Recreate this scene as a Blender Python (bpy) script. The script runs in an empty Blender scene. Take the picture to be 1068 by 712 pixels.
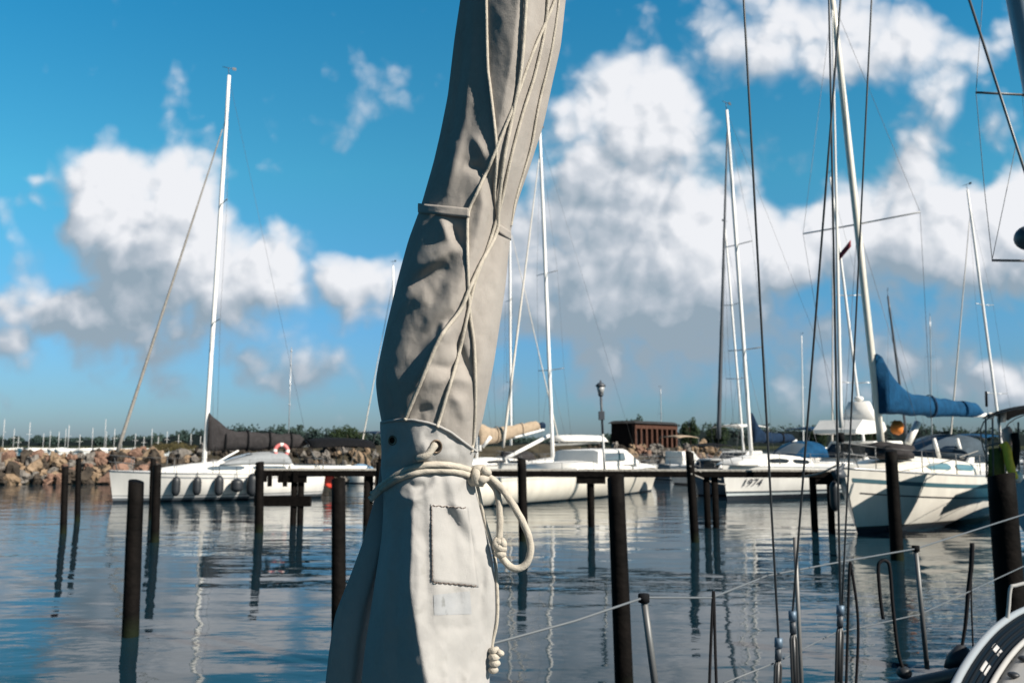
import bpy, bmesh, math, random
import numpy as np
from mathutils import Vector, Matrix, noise as mn
random.seed(7)
C = bpy.context.scene.collection
SC = bpy.context.scene
PI = math.pi
# ------------------------------------------------------------------ camera
EYE = 2.4
FPX = 850.0
TH = math.atan(106 / FPX)
cam = bpy.data.cameras.new('camera')
cam.sensor_width = 36; cam.lens = FPX / 1068 * 36
cam.clip_start = 0.05; cam.clip_end = 8000
cam.dof.use_dof = True; cam.dof.focus_distance = 1.35; cam.dof.aperture_fstop = 9.0
cam_ob = bpy.data.objects.new('camera', cam); C.objects.link(cam_ob)
cam_ob.location = (0, 0, EYE); cam_ob.rotation_euler = (PI / 2 + TH, 0, 0)
SC.camera = cam_ob
# ------------------------------------------------------------------ light
SUN_AZ, SUN_EL = math.radians(125), math.radians(36)
to_sun = Vector((math.sin(SUN_AZ) * math.cos(SUN_EL), math.cos(SUN_AZ) * math.cos(SUN_EL), math.sin(SUN_EL)))
sl = bpy.data.lights.new('sun', 'SUN'); sl.energy = 5.0; sl.angle = math.radians(0.5); sl.color = (1.0, 0.91, 0.79)
so = bpy.data.objects.new('sun', sl); C.objects.link(so)
so.rotation_euler = to_sun.to_track_quat('Z', 'Y').to_euler()
SC.view_settings.view_transform = 'Standard'; SC.view_settings.look = 'None'
SC.view_settings.gamma = 1; SC.view_settings.use_curve_mapping = False
SC.view_settings.exposure = 0.7
SC.cycles.max_bounces = 6; SC.cycles.diffuse_bounces = 2; SC.cycles.glossy_bounces = 3
SC.cycles.use_denoising = True

def at(px, py, Y):
    """point on the sight line of photo pixel (px,py), at distance Y ahead"""
    ax, ay = (px - 534) / FPX, (356 - py) / FPX
    c, s = math.cos(TH), math.sin(TH)
    d = Vector((ax, c - ay * s, s + ay * c)); d *= Y / d.y
    return Vector((0, 0, EYE)) + d
def prow(Y, z=0.0):
    """photo row of a point at distance Y and height z"""
    c, sn = math.cos(TH), math.sin(TH); d = z - EYE
    return 356 - FPX * (d * c - Y * sn) / (Y * c + d * sn)
def on_water(px, py, z=0.0):
    d = at(px, py, 1.0) - Vector((0, 0, EYE)); k = (z - EYE) / d.z
    return Vector((0, 0, EYE)) + d * k

# ------------------------------------------------------------------ sky
W = bpy.data.worlds.new('World'); SC.world = W; W.use_nodes = True
def build_sky():
    nt = W.node_tree; N = nt.nodes; LK = nt.links
    for n in list(N): N.remove(n)
    out = N.new('ShaderNodeOutputWorld'); bg = N.new('ShaderNodeBackground')
    LK.new(bg.outputs[0], out.inputs[0]); bg.inputs[1].default_value = 0.09
    sky = N.new('ShaderNodeTexSky'); sky.sky_type = 'NISHITA'; sky.sun_disc = False
    sky.sun_elevation = SUN_EL; sky.sun_rotation = SUN_AZ; sky.altitude = 0
    sky.air_density = 1.0; sky.dust_density = 0.6; sky.ozone_density = 2.0
    # (px, py, rx, ry, amount) of every cloud lump
    blobs = [(112,190,44,40,1.),(165,185,44,34,.95),(205,218,44,40,1.),(150,255,62,52,1.),(255,262,46,42,1.),(100,240,34,36,.7),
             (205,308,100,42,.9),(292,300,26,32,.6),(50,330,70,30,.68),(130,335,90,36,.75),(365,314,48,36,.9),(386,292,18,22,.6),
             (196,100,19,38,.62),(365,108,54,36,.66),(4,245,16,26,.6),(44,188,18,12,.42),(20,310,50,30,.45),
             (645,72,34,36,1.),(622,108,46,40,1.),(692,102,32,38,.95),(605,175,60,56,1.),(682,190,62,60,1.),(590,255,74,60,1.),(700,262,80,56,1.),
             (650,318,110,38,.95),(765,232,50,44,.9),(770,300,66,32,.8),(815,258,66,38,.9),(872,225,46,40,.9),(950,172,36,36,1.),
             (965,212,66,42,1.),(915,272,104,44,.95),(1015,262,60,42,.95),(1052,215,40,38,.9),(1100,235,60,60,.9),(1180,220,90,70,.9),
             (775,25,96,56,.62),(850,62,100,56,.62),(985,82,60,50,.66),(925,34,80,50,.56),(1060,40,60,40,.45),
             (632,368,30,22,.74),(722,356,92,30,.76),(870,372,60,20,.64),(1000,376,72,26,.78),(1055,382,50,22,.7),(940,345,24,40,.3),
             (108,430,20,12,.4),(44,440,18,9,.4),(270,378,80,26,.58),(340,390,34,22,.55),(560,20,30,40,.3),(440,320,40,30,.5),
             (535,300,50,60,.8),(-230,230,80,50,.9),(-330,300,160,60,.8),(200,-260,220,90,.9),(700,-330,260,120,.8),(150,402,190,26,.42),(700,404,230,24,.42),(960,412,190,24,.45),(1350,120,160,120,.9),(1500,330,240,60,.8)]
    g = bpy.data.node_groups.new('cloud_field', 'ShaderNodeTree')
    g.interface.new_socket('UV', in_out='INPUT', socket_type='NodeSocketVector')
    g.interface.new_socket('Field', in_out='OUTPUT', socket_type='NodeSocketFloat'); g.interface.new_socket('Smooth', in_out='OUTPUT', socket_type='NodeSocketFloat')
    gi = g.nodes.new('NodeGroupInput'); go = g.nodes.new('NodeGroupOutput')
    # warp the lumps a little so that they are not ellipses
    wn = g.nodes.new('ShaderNodeTexNoise'); wn.noise_dimensions = '2D'; wn.inputs['Scale'].default_value = 6.5; wn.inputs['Detail'].default_value = 3
    g.links.new(gi.outputs[0], wn.inputs['Vector'])
    w1 = g.nodes.new('ShaderNodeVectorMath'); w1.operation = 'SUBTRACT'; w1.inputs[1].default_value = (.5, .5, .5)
    g.links.new(wn.outputs['Color'], w1.inputs[0])
    w2 = g.nodes.new('ShaderNodeVectorMath'); w2.operation = 'MULTIPLY_ADD'; w2.inputs[1].default_value = (.16, .13, 0)
    g.links.new(w1.outputs[0], w2.inputs[0]); g.links.new(gi.outputs[0], w2.inputs[2])
    acc = None
    for (px, py, rx, ry, am) in blobs:
        d = at(px, py, 1.0); u, v = d.x, d.z - EYE
        sx, sy = FPX / (rx * 1.15), FPX / (ry * 1.15)
        a = g.nodes.new('ShaderNodeVectorMath'); a.operation = 'MULTIPLY_ADD'
        a.inputs[1].default_value = (sx, sy, 0); a.inputs[2].default_value = (-u * sx, -v * sy, 0)
        g.links.new(w2.outputs[0], a.inputs[0])
        b = g.nodes.new('ShaderNodeVectorMath'); b.operation = 'DOT_PRODUCT'
        g.links.new(a.outputs[0], b.inputs[0]); g.links.new(a.outputs[0], b.inputs[1])
        e = g.nodes.new('ShaderNodeMath'); e.operation = 'POWER'; e.inputs[0].default_value = math.exp(-1)
        g.links.new(b.outputs['Value'], e.inputs[1])
        m = g.nodes.new('ShaderNodeMath'); m.operation = 'MULTIPLY_ADD'; m.inputs[1].default_value = am
        g.links.new(e.outputs[0], m.inputs[0])
        if acc: g.links.new(acc.outputs[0], m.inputs[2])
        else: m.inputs[2].default_value = 0
        acc = m
    # soft cap so that overlapping lumps do not pile up
    cap = g.nodes.new('ShaderNodeMath'); cap.operation = 'SMOOTH_MIN'; cap.inputs[1].default_value = 1.55; cap.inputs[2].default_value = .7
    g.links.new(acc.outputs[0], cap.inputs[0])
    f1 = g.nodes.new('ShaderNodeTexNoise'); f1.noise_dimensions = '2D'; f1.inputs['Scale'].default_value = 11; f1.inputs['Detail'].default_value = 6; f1.inputs['Roughness'].default_value = .52
    g.links.new(gi.outputs[0], f1.inputs['Vector'])
    m1 = g.nodes.new('ShaderNodeMath'); m1.operation = 'MULTIPLY_ADD'; m1.inputs[1].default_value = .80; m1.inputs[2].default_value = -.39
    g.links.new(f1.outputs['Fac'], m1.inputs[0])
    vo = g.nodes.new('ShaderNodeTexVoronoi'); vo.feature = 'F1'; vo.voronoi_dimensions = '2D'; vo.inputs['Scale'].default_value = 13; vo.inputs['Detail'].default_value = 2; vo.inputs['Roughness'].default_value = .55
    vw = g.nodes.new('ShaderNodeVectorMath'); vw.operation = 'MULTIPLY_ADD'; vw.inputs[1].default_value = (.05, .05, 0)
    g.links.new(f1.outputs['Color'], vw.inputs[0]); g.links.new(gi.outputs[0], vw.inputs[2]); g.links.new(vw.outputs[0], vo.inputs['Vector'])
    mv = g.nodes.new('ShaderNodeMath'); mv.operation = 'MULTIPLY_ADD'; mv.inputs[1].default_value = -.70; mv.inputs[2].default_value = .27
    g.links.new(vo.outputs['Distance'], mv.inputs[0])
    a0 = g.nodes.new('ShaderNodeMath'); a0.operation = 'ADD'; g.links.new(cap.outputs[0], a0.inputs[0]); g.links.new(mv.outputs[0], a0.inputs[1])
    ad = g.nodes.new('ShaderNodeMath'); ad.operation = 'ADD'
    g.links.new(a0.outputs[0], ad.inputs[0]); g.links.new(m1.outputs[0], ad.inputs[1])
    g.links.new(ad.outputs[0], go.inputs[0]); g.links.new(acc.outputs[0], go.inputs[1])

    tc = N.new('ShaderNodeTexCoord'); sp = N.new('ShaderNodeSeparateXYZ'); LK.new(tc.outputs['Generated'], sp.inputs[0])
    ab = N.new('ShaderNodeMath'); ab.operation = 'ABSOLUTE'; LK.new(sp.outputs['Y'], ab.inputs[0])
    ay = N.new('ShaderNodeMath'); ay.operation = 'MAXIMUM'; ay.inputs[1].default_value = .08; LK.new(ab.outputs[0], ay.inputs[0])
    du = N.new('ShaderNodeMath'); du.operation = 'DIVIDE'; LK.new(sp.outputs['X'], du.inputs[0]); LK.new(ay.outputs[0], du.inputs[1])
    dv = N.new('ShaderNodeMath'); dv.operation = 'DIVIDE'; LK.new(sp.outputs['Z'], dv.inputs[0]); LK.new(ay.outputs[0], dv.inputs[1])
    uv = N.new('ShaderNodeCombineXYZ'); LK.new(du.outputs[0], uv.inputs[0]); LK.new(dv.outputs[0], uv.inputs[1])
    def field(off):
        a = N.new('ShaderNodeVectorMath'); a.operation = 'ADD'; a.inputs[1].default_value = off; LK.new(uv.outputs[0], a.inputs[0])
        q = N.new('ShaderNodeGroup'); q.node_tree = g; LK.new(a.outputs[0], q.inputs[0]); return q
    f0, fs, fl = field((0, 0, 0)), field((.014, .016, 0)), field((.03, .115, 0))
    dens = N.new('ShaderNodeMapRange'); dens.interpolation_type = 'SMOOTHSTEP'
    dens.inputs['From Min'].default_value = .02; dens.inputs['From Max'].default_value = 1.0; LK.new(f0.outputs[0], dens.inputs['Value'])
    s1 = N.new('ShaderNodeMath'); s1.operation = 'SUBTRACT'; LK.new(f0.outputs[0], s1.inputs[0]); LK.new(fs.outputs[0], s1.inputs[1])
    s2 = N.new('ShaderNodeMath'); s2.operation = 'SUBTRACT'; LK.new(f0.outputs[1], s2.inputs[0]); LK.new(fl.outputs[1], s2.inputs[1])
    k1 = N.new('ShaderNodeMath'); k1.operation = 'MULTIPLY_ADD'; k1.inputs[1].default_value = .80; k1.inputs[2].default_value = .46; LK.new(s1.outputs[0], k1.inputs[0])
    k2 = N.new('ShaderNodeMath'); k2.operation = 'MULTIPLY_ADD'; k2.inputs[1].default_value = .34; LK.new(s2.outputs[0], k2.inputs[0]); LK.new(k1.outputs[0], k2.inputs[2])
    # taller parts of a cloud catch more sun than its base
    hv = N.new('ShaderNodeMapRange'); hv.inputs['From Min'].default_value = .12; hv.inputs['From Max'].default_value = .42
    hv.inputs['To Min'].default_value = -.24; hv.inputs['To Max'].default_value = .16; LK.new(dv.outputs[0], hv.inputs['Value'])
    k3 = N.new('ShaderNodeMath'); k3.operation = 'ADD'; k3.use_clamp = True; LK.new(k2.outputs[0], k3.inputs[0]); LK.new(hv.outputs[0], k3.inputs[1])
    cr = N.new('ShaderNodeValToRGB'); LK.new(k3.outputs[0], cr.inputs[0])
    e = cr.color_ramp.elements; e[0].position = .12; e[0].color = (2.05, 2.65, 3.2, 1); e[1].position = .95; e[1].color = (5.95, 6.05, 6.3, 1)
    q = cr.color_ramp.elements.new(.48); q.color = (3.4, 3.8, 4.3, 1)
    tint = N.new('ShaderNodeMixRGB'); tint.blend_type = 'MULTIPLY'; tint.inputs[0].default_value = 1
    LK.new(sky.outputs[0], tint.inputs[1])
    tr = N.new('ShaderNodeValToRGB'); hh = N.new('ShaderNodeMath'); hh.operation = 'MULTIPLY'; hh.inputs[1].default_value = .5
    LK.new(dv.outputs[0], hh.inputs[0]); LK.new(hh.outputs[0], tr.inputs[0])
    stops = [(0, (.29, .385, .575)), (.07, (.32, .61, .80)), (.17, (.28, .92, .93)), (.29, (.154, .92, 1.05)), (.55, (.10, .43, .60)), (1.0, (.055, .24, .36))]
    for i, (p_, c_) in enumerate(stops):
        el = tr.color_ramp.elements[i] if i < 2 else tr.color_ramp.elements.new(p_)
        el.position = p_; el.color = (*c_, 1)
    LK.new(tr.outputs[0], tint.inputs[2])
    mx = N.new('ShaderNodeMixRGB'); fw = N.new('ShaderNodeMapRange'); fw.inputs['From Min'].default_value = -.05; fw.inputs['From Max'].default_value = .25; LK.new(sp.outputs['Y'], fw.inputs['Value'])
    dm = N.new('ShaderNodeMath'); dm.operation = 'MULTIPLY'; LK.new(dens.outputs[0], dm.inputs[0]); LK.new(fw.outputs[0], dm.inputs[1]); LK.new(dm.outputs[0], mx.inputs[0]); LK.new(tint.outputs[0], mx.inputs[1]); LK.new(cr.outputs[0], mx.inputs[2])
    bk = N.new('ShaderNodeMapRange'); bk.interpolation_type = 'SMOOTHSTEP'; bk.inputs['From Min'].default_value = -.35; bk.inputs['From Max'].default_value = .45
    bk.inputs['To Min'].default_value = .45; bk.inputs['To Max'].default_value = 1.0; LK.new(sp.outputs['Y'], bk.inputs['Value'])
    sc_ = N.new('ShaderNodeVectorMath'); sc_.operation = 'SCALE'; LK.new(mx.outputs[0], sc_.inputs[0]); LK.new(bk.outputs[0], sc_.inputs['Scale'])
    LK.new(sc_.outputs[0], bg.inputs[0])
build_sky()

# ------------------------------------------------------------------ materials
MATS = {}
def mat(name, col, rough=.6, metal=0., var=0., scale=8., bump=0., bscale=40., spec=.5, col2=None, trans=0., coat=0.):
    if name in MATS: return MATS[name]
    m = bpy.data.materials.new(name); m.use_nodes = True; nt = m.node_tree; b = nt.nodes['Principled BSDF']
    b.inputs['Roughness'].default_value = rough; b.inputs['Metallic'].default_value = metal
    b.inputs['Specular IOR Level'].default_value = spec if rough < .74 or spec != .5 else .12; b.inputs['Coat Weight'].default_value = coat
    b.inputs['Transmission Weight'].default_value = trans
    b.inputs['Base Color'].default_value = (*col, 1)
    if var or col2 or bump:
        tc = nt.nodes.new('ShaderNodeTexCoord')
    if var or col2:
        n = nt.nodes.new('ShaderNodeTexNoise'); n.inputs['Scale'].default_value = scale; n.inputs['Detail'].default_value = 6; n.inputs['Roughness'].default_value = .6
        nt.links.new(tc.outputs['Object'], n.inputs['Vector'])
        r = nt.nodes.new('ShaderNodeValToRGB'); nt.links.new(n.outputs['Fac'], r.inputs[0])
        r.color_ramp.elements[0].position = .32; r.color_ramp.elements[1].position = .68
        c2 = col2 or tuple(min(1, c * (1 + var)) for c in col); c1 = col if col2 else tuple(c * (1 - var) for c in col)
        r.color_ramp.elements[0].color = (*c1, 1); r.color_ramp.elements[1].color = (*c2, 1)
        nt.links.new(r.outputs[0], b.inputs['Base Color'])
    if bump:
        n2 = nt.nodes.new('ShaderNodeTexNoise'); n2.inputs['Scale'].default_value = bscale; n2.inputs['Detail'].default_value = 5
        nt.links.new(tc.outputs['Object'], n2.inputs['Vector'])
        bp = nt.nodes.new('ShaderNodeBump'); bp.inputs['Strength'].default_value = 1; bp.inputs['Distance'].default_value = bump
        nt.links.new(n2.outputs['Fac'], bp.inputs['Height']); nt.links.new(bp.outputs[0], b.inputs['Normal'])
    MATS[name] = m; return m

def hull_mat(name, bands, rough=.22):
    """gelcoat whose paint changes with the height over the water: [(z, colour), ...] from the bottom up"""
    m = bpy.data.materials.new(name); m.use_nodes = True; nt = m.node_tree; b = nt.nodes['Principled BSDF']
    b.inputs['Roughness'].default_value = rough; b.inputs['Coat Weight'].default_value = .3
    tc = nt.nodes.new('ShaderNodeTexCoord'); s = nt.nodes.new('ShaderNodeSeparateXYZ'); nt.links.new(tc.outputs['Object'], s.inputs[0])
    mr = nt.nodes.new('ShaderNodeMapRange'); mr.inputs['From Min'].default_value = -1; mr.inputs['From Max'].default_value = 3
    nt.links.new(s.outputs['Z'], mr.inputs['Value'])
    r = nt.nodes.new('ShaderNodeValToRGB'); r.color_ramp.interpolation = 'CONSTANT'; nt.links.new(mr.outputs[0], r.inputs[0])
    for i, (z, c) in enumerate(bands):
        e = r.color_ramp.elements[i] if i < 2 else r.color_ramp.elements.new(.5)
        e.position = max(0, (z + 1) / 4); e.color = (*c, 1)
    # faint weathering and streaks of grime
    n = nt.nodes.new('ShaderNodeTexNoise'); n.inputs['Scale'].default_value = 1.0; n.inputs['Detail'].default_value = 6
    mp = nt.nodes.new('ShaderNodeMapping'); mp.inputs['Scale'].default_value = (3.0, 3.0, .7)
    nt.links.new(tc.outputs['Object'], mp.inputs[0]); nt.links.new(mp.outputs[0], n.inputs['Vector'])
    mr2 = nt.nodes.new('ShaderNodeMapRange'); mr2.inputs['From Min'].default_value = .3; mr2.inputs['From Max'].default_value = .7
    mr2.inputs['To Min'].default_value = .86; mr2.inputs['To Max'].default_value = 1.0; nt.links.new(n.outputs['Fac'], mr2.inputs['Value'])
    mx = nt.nodes.new('ShaderNodeVectorMath'); mx.operation = 'SCALE'; nt.links.new(r.outputs[0], mx.inputs[0]); nt.links.new(mr2.outputs[0], mx.inputs['Scale'])
    nt.links.new(mx.outputs[0], b.inputs['Base Color'])
    return m

white = mat('white_gelcoat', (.78, .77, .74), .3, var=.04, scale=3)
cream = mat('cream_gelcoat', (.74, .71, .63), .35, var=.04, scale=3)
deckm = mat('deck_white', (.72, .71, .68), .55, var=.06, scale=5)
alum = mat('white_alloy', (.82, .82, .81), .35)
spar = mat('grey_alloy', (.5, .51, .52), .35, metal=.5)
darkspar = mat('dark_spar', (.05, .06, .075), .5)
steel = mat('steel', (.13, .135, .14), .5, metal=.4)
wire = mat('wire', (.10, .105, .11), .45, metal=.4)
black = mat('black_fabric', (.007, .0075, .009), .9, var=.3, scale=10)
charcoal = mat('charcoal_fabric', (.034, .032, .034), .9, var=.25, scale=6, bump=.02, bscale=9)
bluec = mat('blue_canvas', (.006, .052, .125), .85, var=.22, scale=4, bump=.03, bscale=5)
navyc = mat('navy_canvas', (.008, .022, .05), .85, var=.25, scale=5, bump=.03, bscale=6)
beigec = mat('beige_canvas', (.34, .27, .20), .85, var=.12, scale=5, bump=.03, bscale=5)
whitec = mat('white_canvas', (.74, .73, .70), .75, var=.05, scale=4, bump=.02, bscale=5)
glass = mat('dark_window', (.02, .025, .03), .08)
clearw = mat('smoked_window', (.10, .13, .16), .08)
rubber = mat('dark_rubber', (.02, .024, .03), .5)
tar = mat('tarred_timber', (.003, .0028, .0028), .85, col2=(.009, .0075, .007), scale=9, bump=.012, bscale=25, spec=.06)
planks = mat('weathered_plank', (.30, .28, .25), .8, col2=(.48, .46, .42), scale=6, bump=.01)
ropec = mat('cream_rope', (.43, .395, .34), .85, var=.15, scale=60, bump=.0012, bscale=500)
ropeg = mat('grey_rope', (.30, .29, .27), .9, var=.2, scale=30)
ropeb = mat('black_rope', (.012, .012, .014), .8)
redp = mat('red_plastic', (.55, .05, .03), .45)
pinkp = mat('lifebuoy_red', (.55, .15, .15), .5)
orangep = mat('orange_fabric', (.55, .17, .02), .7)
yellowp = mat('yellow_fabric', (.80, .56, .05), .7, var=.15)
olive = mat('olive_fabric', (.14, .14, .04), .8, var=.25)
rust = mat('rusty_brick', (.05, .024, .018), .9, col2=(.095, .048, .035), scale=1.6, bump=.03, bscale=8)
roofm = mat('dark_roof', (.035, .035, .036), .8, var=.3, scale=2)
soil = mat('bank_soil', (.03, .027, .02), .95, col2=(.075, .065, .045), scale=.7, bump=.1, bscale=2)

# ------------------------------------------------------------------ mesh builder
class MB:
    def __init__(s): s.v = []; s.f = []; s.mi = []; s.sm = []
    def add(s, vs, fs, mi=0, smooth=True):
        o = len(s.v); s.v += [tuple(v) for v in vs]
        for f in fs: s.f.append(tuple(i + o for i in f)); s.mi.append(mi); s.sm.append(smooth)
        return s
    def loft(s, rings, closed=True, caps=True, mi=0, smooth=True):
        n = len(rings[0]); vs = [p for r in rings for p in r]; fs = []
        for i in range(len(rings) - 1):
            for j in range(n if closed else n - 1):
                a, b = i * n + j, i * n + (j + 1) % n
                fs.append((a, b, b + n, a + n))
        if caps and closed:
            fs.append(tuple(reversed(range(n)))); fs.append(tuple(range((len(rings) - 1) * n, len(rings) * n)))
        return s.add(vs, fs, mi, smooth)
    def tube(s, pts, r, n=8, mi=0, twist=0., lobes=3, caps=True):
        pts = [Vector(p) for p in pts]; rings = []; up = None; dist = 0
        for i, p in enumerate(pts):
            t = (pts[min(i + 1, len(pts) - 1)] - pts[max(i - 1, 0)]).normalized()
            if up is None:
                up = Vector((0, 0, 1)) if abs(t.z) < .9 else Vector((0, 1, 0))
            up = (up - t * up.dot(t)); up = up.normalized() if up.length > 1e-6 else t.orthogonal().normalized()
            sd = t.cross(up); rr = r(i / max(1, len(pts) - 1)) if callable(r) else r
            if i: dist += (p - pts[i - 1]).length
            ring = []
            for k in range(n):
                a = 2 * PI * k / n; q = rr
                if twist: q = rr * (1 + .055 * math.cos(lobes * (a - twist * dist)))
                ring.append(p + (up * math.cos(a) + sd * math.sin(a)) * q)
            rings.append(ring)
        return s.loft(rings, True, caps, mi)
    def box(s, lo, hi, mi=0, M=None):
        vs = [Vector((x, y, z)) for x in (lo[0], hi[0]) for y in (lo[1], hi[1]) for z in (lo[2], hi[2])]
        if M: vs = [M @ v for v in vs]
        return s.add(vs, [(0, 1, 3, 2), (4, 6, 7, 5), (0, 4, 5, 1), (2, 3, 7, 6), (0, 2, 6, 4), (1, 5, 7, 3)], mi, False)
    def ball(s, c, r, sc=(1, 1, 1), n=10, mi=0, rough=0., seed=0):
        c = Vector(c); rings = []
        for i in range(1, n):
            th = PI * i / n; ring = []
            for k in range(2 * n):
                a = PI * k / n; d = Vector((math.sin(th) * math.cos(a), math.sin(th) * math.sin(a), math.cos(th)))
                q = r * (1 + rough * mn.noise(d * 1.7 + Vector((seed * 3.1, seed, seed * 7.7)))) if rough else r
                ring.append(c + Vector((d.x * sc[0], d.y * sc[1], d.z * sc[2])) * q)
            rings.append(ring)
        return s.loft(rings, True, True, mi)
    def sheet(s, grid, mi=0):
        return s.loft(grid, False, False, mi)
    def build(s, name, m, parent=None, local=True):
        me = bpy.data.meshes.new(name)
        vs = s.v
        if parent is not None and not local:
            mw = Matrix.Identity(4); pp = parent
            while pp is not None: mw = pp.matrix_basis @ mw; pp = pp.parent
            inv = mw.inverted(); vs = [inv @ Vector(v) for v in vs]
        me.from_pydata([tuple(v) for v in vs], [], s.f); me.update()
        for mm in (m if isinstance(m, (list, tuple)) else [m]): me.materials.append(mm)
        me.polygons.foreach_set('material_index', s.mi); me.polygons.foreach_set('use_smooth', s.sm)
        bm = bmesh.new(); bm.from_mesh(me); bmesh.ops.recalc_face_normals(bm, faces=bm.faces); bm.to_mesh(me); bm.free()
        o = bpy.data.objects.new(name, me); C.objects.link(o)
        if parent is not None: o.parent = parent
        return o
def solid(o, t, off=0.):
    md = o.modifiers.new('solid', 'SOLIDIFY'); md.thickness = t; md.offset = off; return o
def bevel(o, w, seg=2):
    md = o.modifiers.new('bevel', 'BEVEL'); md.width = w; md.segments = seg; md.limit_method = 'ANGLE'; return o
def tag(o, label, cat, group=None):
    o['label'] = label; o['category'] = cat
    if group: o['group'] = group
    return o
def empty(name, loc, rz=0., label=None, cat=None, group=None):
    o = bpy.data.objects.new(name, None); C.objects.link(o); o.location = loc; o.rotation_euler = (0, 0, rz)
    o.matrix_basis = Matrix.Translation(Vector(loc)) @ Matrix.Rotation(rz, 4, 'Z')
    if label: tag(o, label, cat, group)
    return o
def struct(o): o['kind'] = 'structure'; return o
def spline(pts, n=12):
    """Catmull-Rom through the points"""
    P = [Vector(p) for p in pts]; out = []
    Q = [P[0] * 2 - P[1]] + P + [P[-1] * 2 - P[-2]]
    for i in range(1, len(Q) - 2):
        for k in range(n):
            t = k / n; a, b, c, d = Q[i - 1], Q[i], Q[i + 1], Q[i + 2]
            out.append(.5 * ((2 * b) + (c - a) * t + (2 * a - 5 * b + 4 * c - d) * t * t + (3 * b - a - 3 * c + d) * t ** 3))
    out.append(P[-1]); return out

# ------------------------------------------------------------------ water
def water():
    m = bpy.data.materials.new('harbour_water'); m.use_nodes = True; nt = m.node_tree; b = nt.nodes['Principled BSDF']
    b.inputs['Base Color'].default_value = (.006, .022, .034, 1); b.inputs['Roughness'].default_value = .015; b.inputs['IOR'].default_value = 1.333
    tc = nt.nodes.new('ShaderNodeTexCoord')
    def wave(scale, sx, sy, rot, detail, dist=0.):
        mp = nt.nodes.new('ShaderNodeMapping'); mp.inputs['Scale'].default_value = (sx, sy, 1); mp.inputs['Rotation'].default_value = (0, 0, math.radians(rot))
        nt.links.new(tc.outputs['Object'], mp.inputs[0])
        n = nt.nodes.new('ShaderNodeTexNoise'); n.inputs['Scale'].default_value = scale; n.inputs['Detail'].default_value = detail; n.inputs['Roughness'].default_value = .45
        n.inputs['Distortion'].default_value = dist
        nt.links.new(mp.outputs[0], n.inputs['Vector']); return n.outputs['Fac']
    def mul(a, k):
        q = nt.nodes.new('ShaderNodeMath'); q.operation = 'MULTIPLY'; nt.links.new(a, q.inputs[0])
        if isinstance(k, float): q.inputs[1].default_value = k
        else: nt.links.new(k, q.inputs[1])
        return q.outputs[0]
    def add(a, c):
        q = nt.nodes.new('ShaderNodeMath'); q.operation = 'ADD'; nt.links.new(a, q.inputs[0]); nt.links.new(c, q.inputs[1]); return q.outputs[0]
    big = wave(1.0, .34, 1.0, 6, 1.)
    mid = wave(1.0, 1.4, 3.6, -5, 2., .3)
    small = wave(1.0, 5.0, 11.0, 9, 2.)
    patch = wave(1.0, .05, .13, 12, 2.)
    mr = nt.nodes.new('ShaderNodeMapRange'); mr.interpolation_type = 'SMOOTHSTEP'; mr.inputs['From Min'].default_value = .42; mr.inputs['From Max'].default_value = .6
    mr.inputs['To Min'].default_value = .35; mr.inputs['To Max'].default_value = 1.0; nt.links.new(patch, mr.inputs['Value'])
    h = add(mul(big, .030), mul(add(mul(mid, .011), mul(small, .0026)), mr.outputs[0]))
    bp = nt.nodes.new('ShaderNodeBump'); bp.inputs['Strength'].default_value = 1; bp.inputs['Distance'].default_value = 1
    nt.links.new(h, bp.inputs['Height']); nt.links.new(bp.outputs[0], b.inputs['Normal'])
    q = MB(); q.add([(-3000, -200, 0), (3000, -200, 0), (3000, 5000, 0), (-3000, 5000, 0)], [(0, 1, 2, 3)], 0, False)
    struct(q.build('water', m))
water()

# ------------------------------------------------------------------ shores, breakwaters, woods
def mound(name, prof, y0, depth, m):
    """a bank: prof = [(x, height)], front foot at y0(x)"""
    q = MB(); grid = []
    for (x, h) in prof:
        y = y0(x)
        grid.append([(x, y - .3, -.6), (x, y + .25 * h, h * .35), (x, y + .9 * h, h * .8), (x, y + 1.3 * h + .4, h), (x, y + depth, h * .98), (x, y + depth + 3, -.5)])
    q.sheet(grid)
    return struct(q.build(name, m))
bwl = lambda x: 49 + .05 * (x + 25) if x < -10 else 49.75 + .55 * (x + 10)
mound('breakwater', [(x, (1.55 if x < -20 else 2.25) + .12 * math.sin(x * .7)) for x in np.linspace(-75, 5, 60)], bwl, 5.5, soil)
bwr = lambda x: 66 + .12 * (x - 4)
mound('breakwater', [(x, 2.0 if x < 16 else max(.9, 2.0 - .12 * (x - 16))) for x in np.linspace(1, 34, 40)], bwr, 26, mat('quay_soil', (.035, .032, .026), .95, col2=(.07, .062, .05), scale=.8))
def shore(name, pts, y1, h, m):
    q = MB(); q.sheet([[(x, y, -.5), (x, y + 3, h * .6), (x, y + 15, h), (x * 1.3, y1, h + 3)] for x, y in pts]); return struct(q.build(name, m))
land = mat('far_land', (.018, .026, .016), .95, col2=(.04, .045, .025), scale=.05)
shore('far_shore', [(x, 420 - .00002 * x * x) for x in np.linspace(-700, 700, 40)], 900, 1.4, land)

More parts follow.
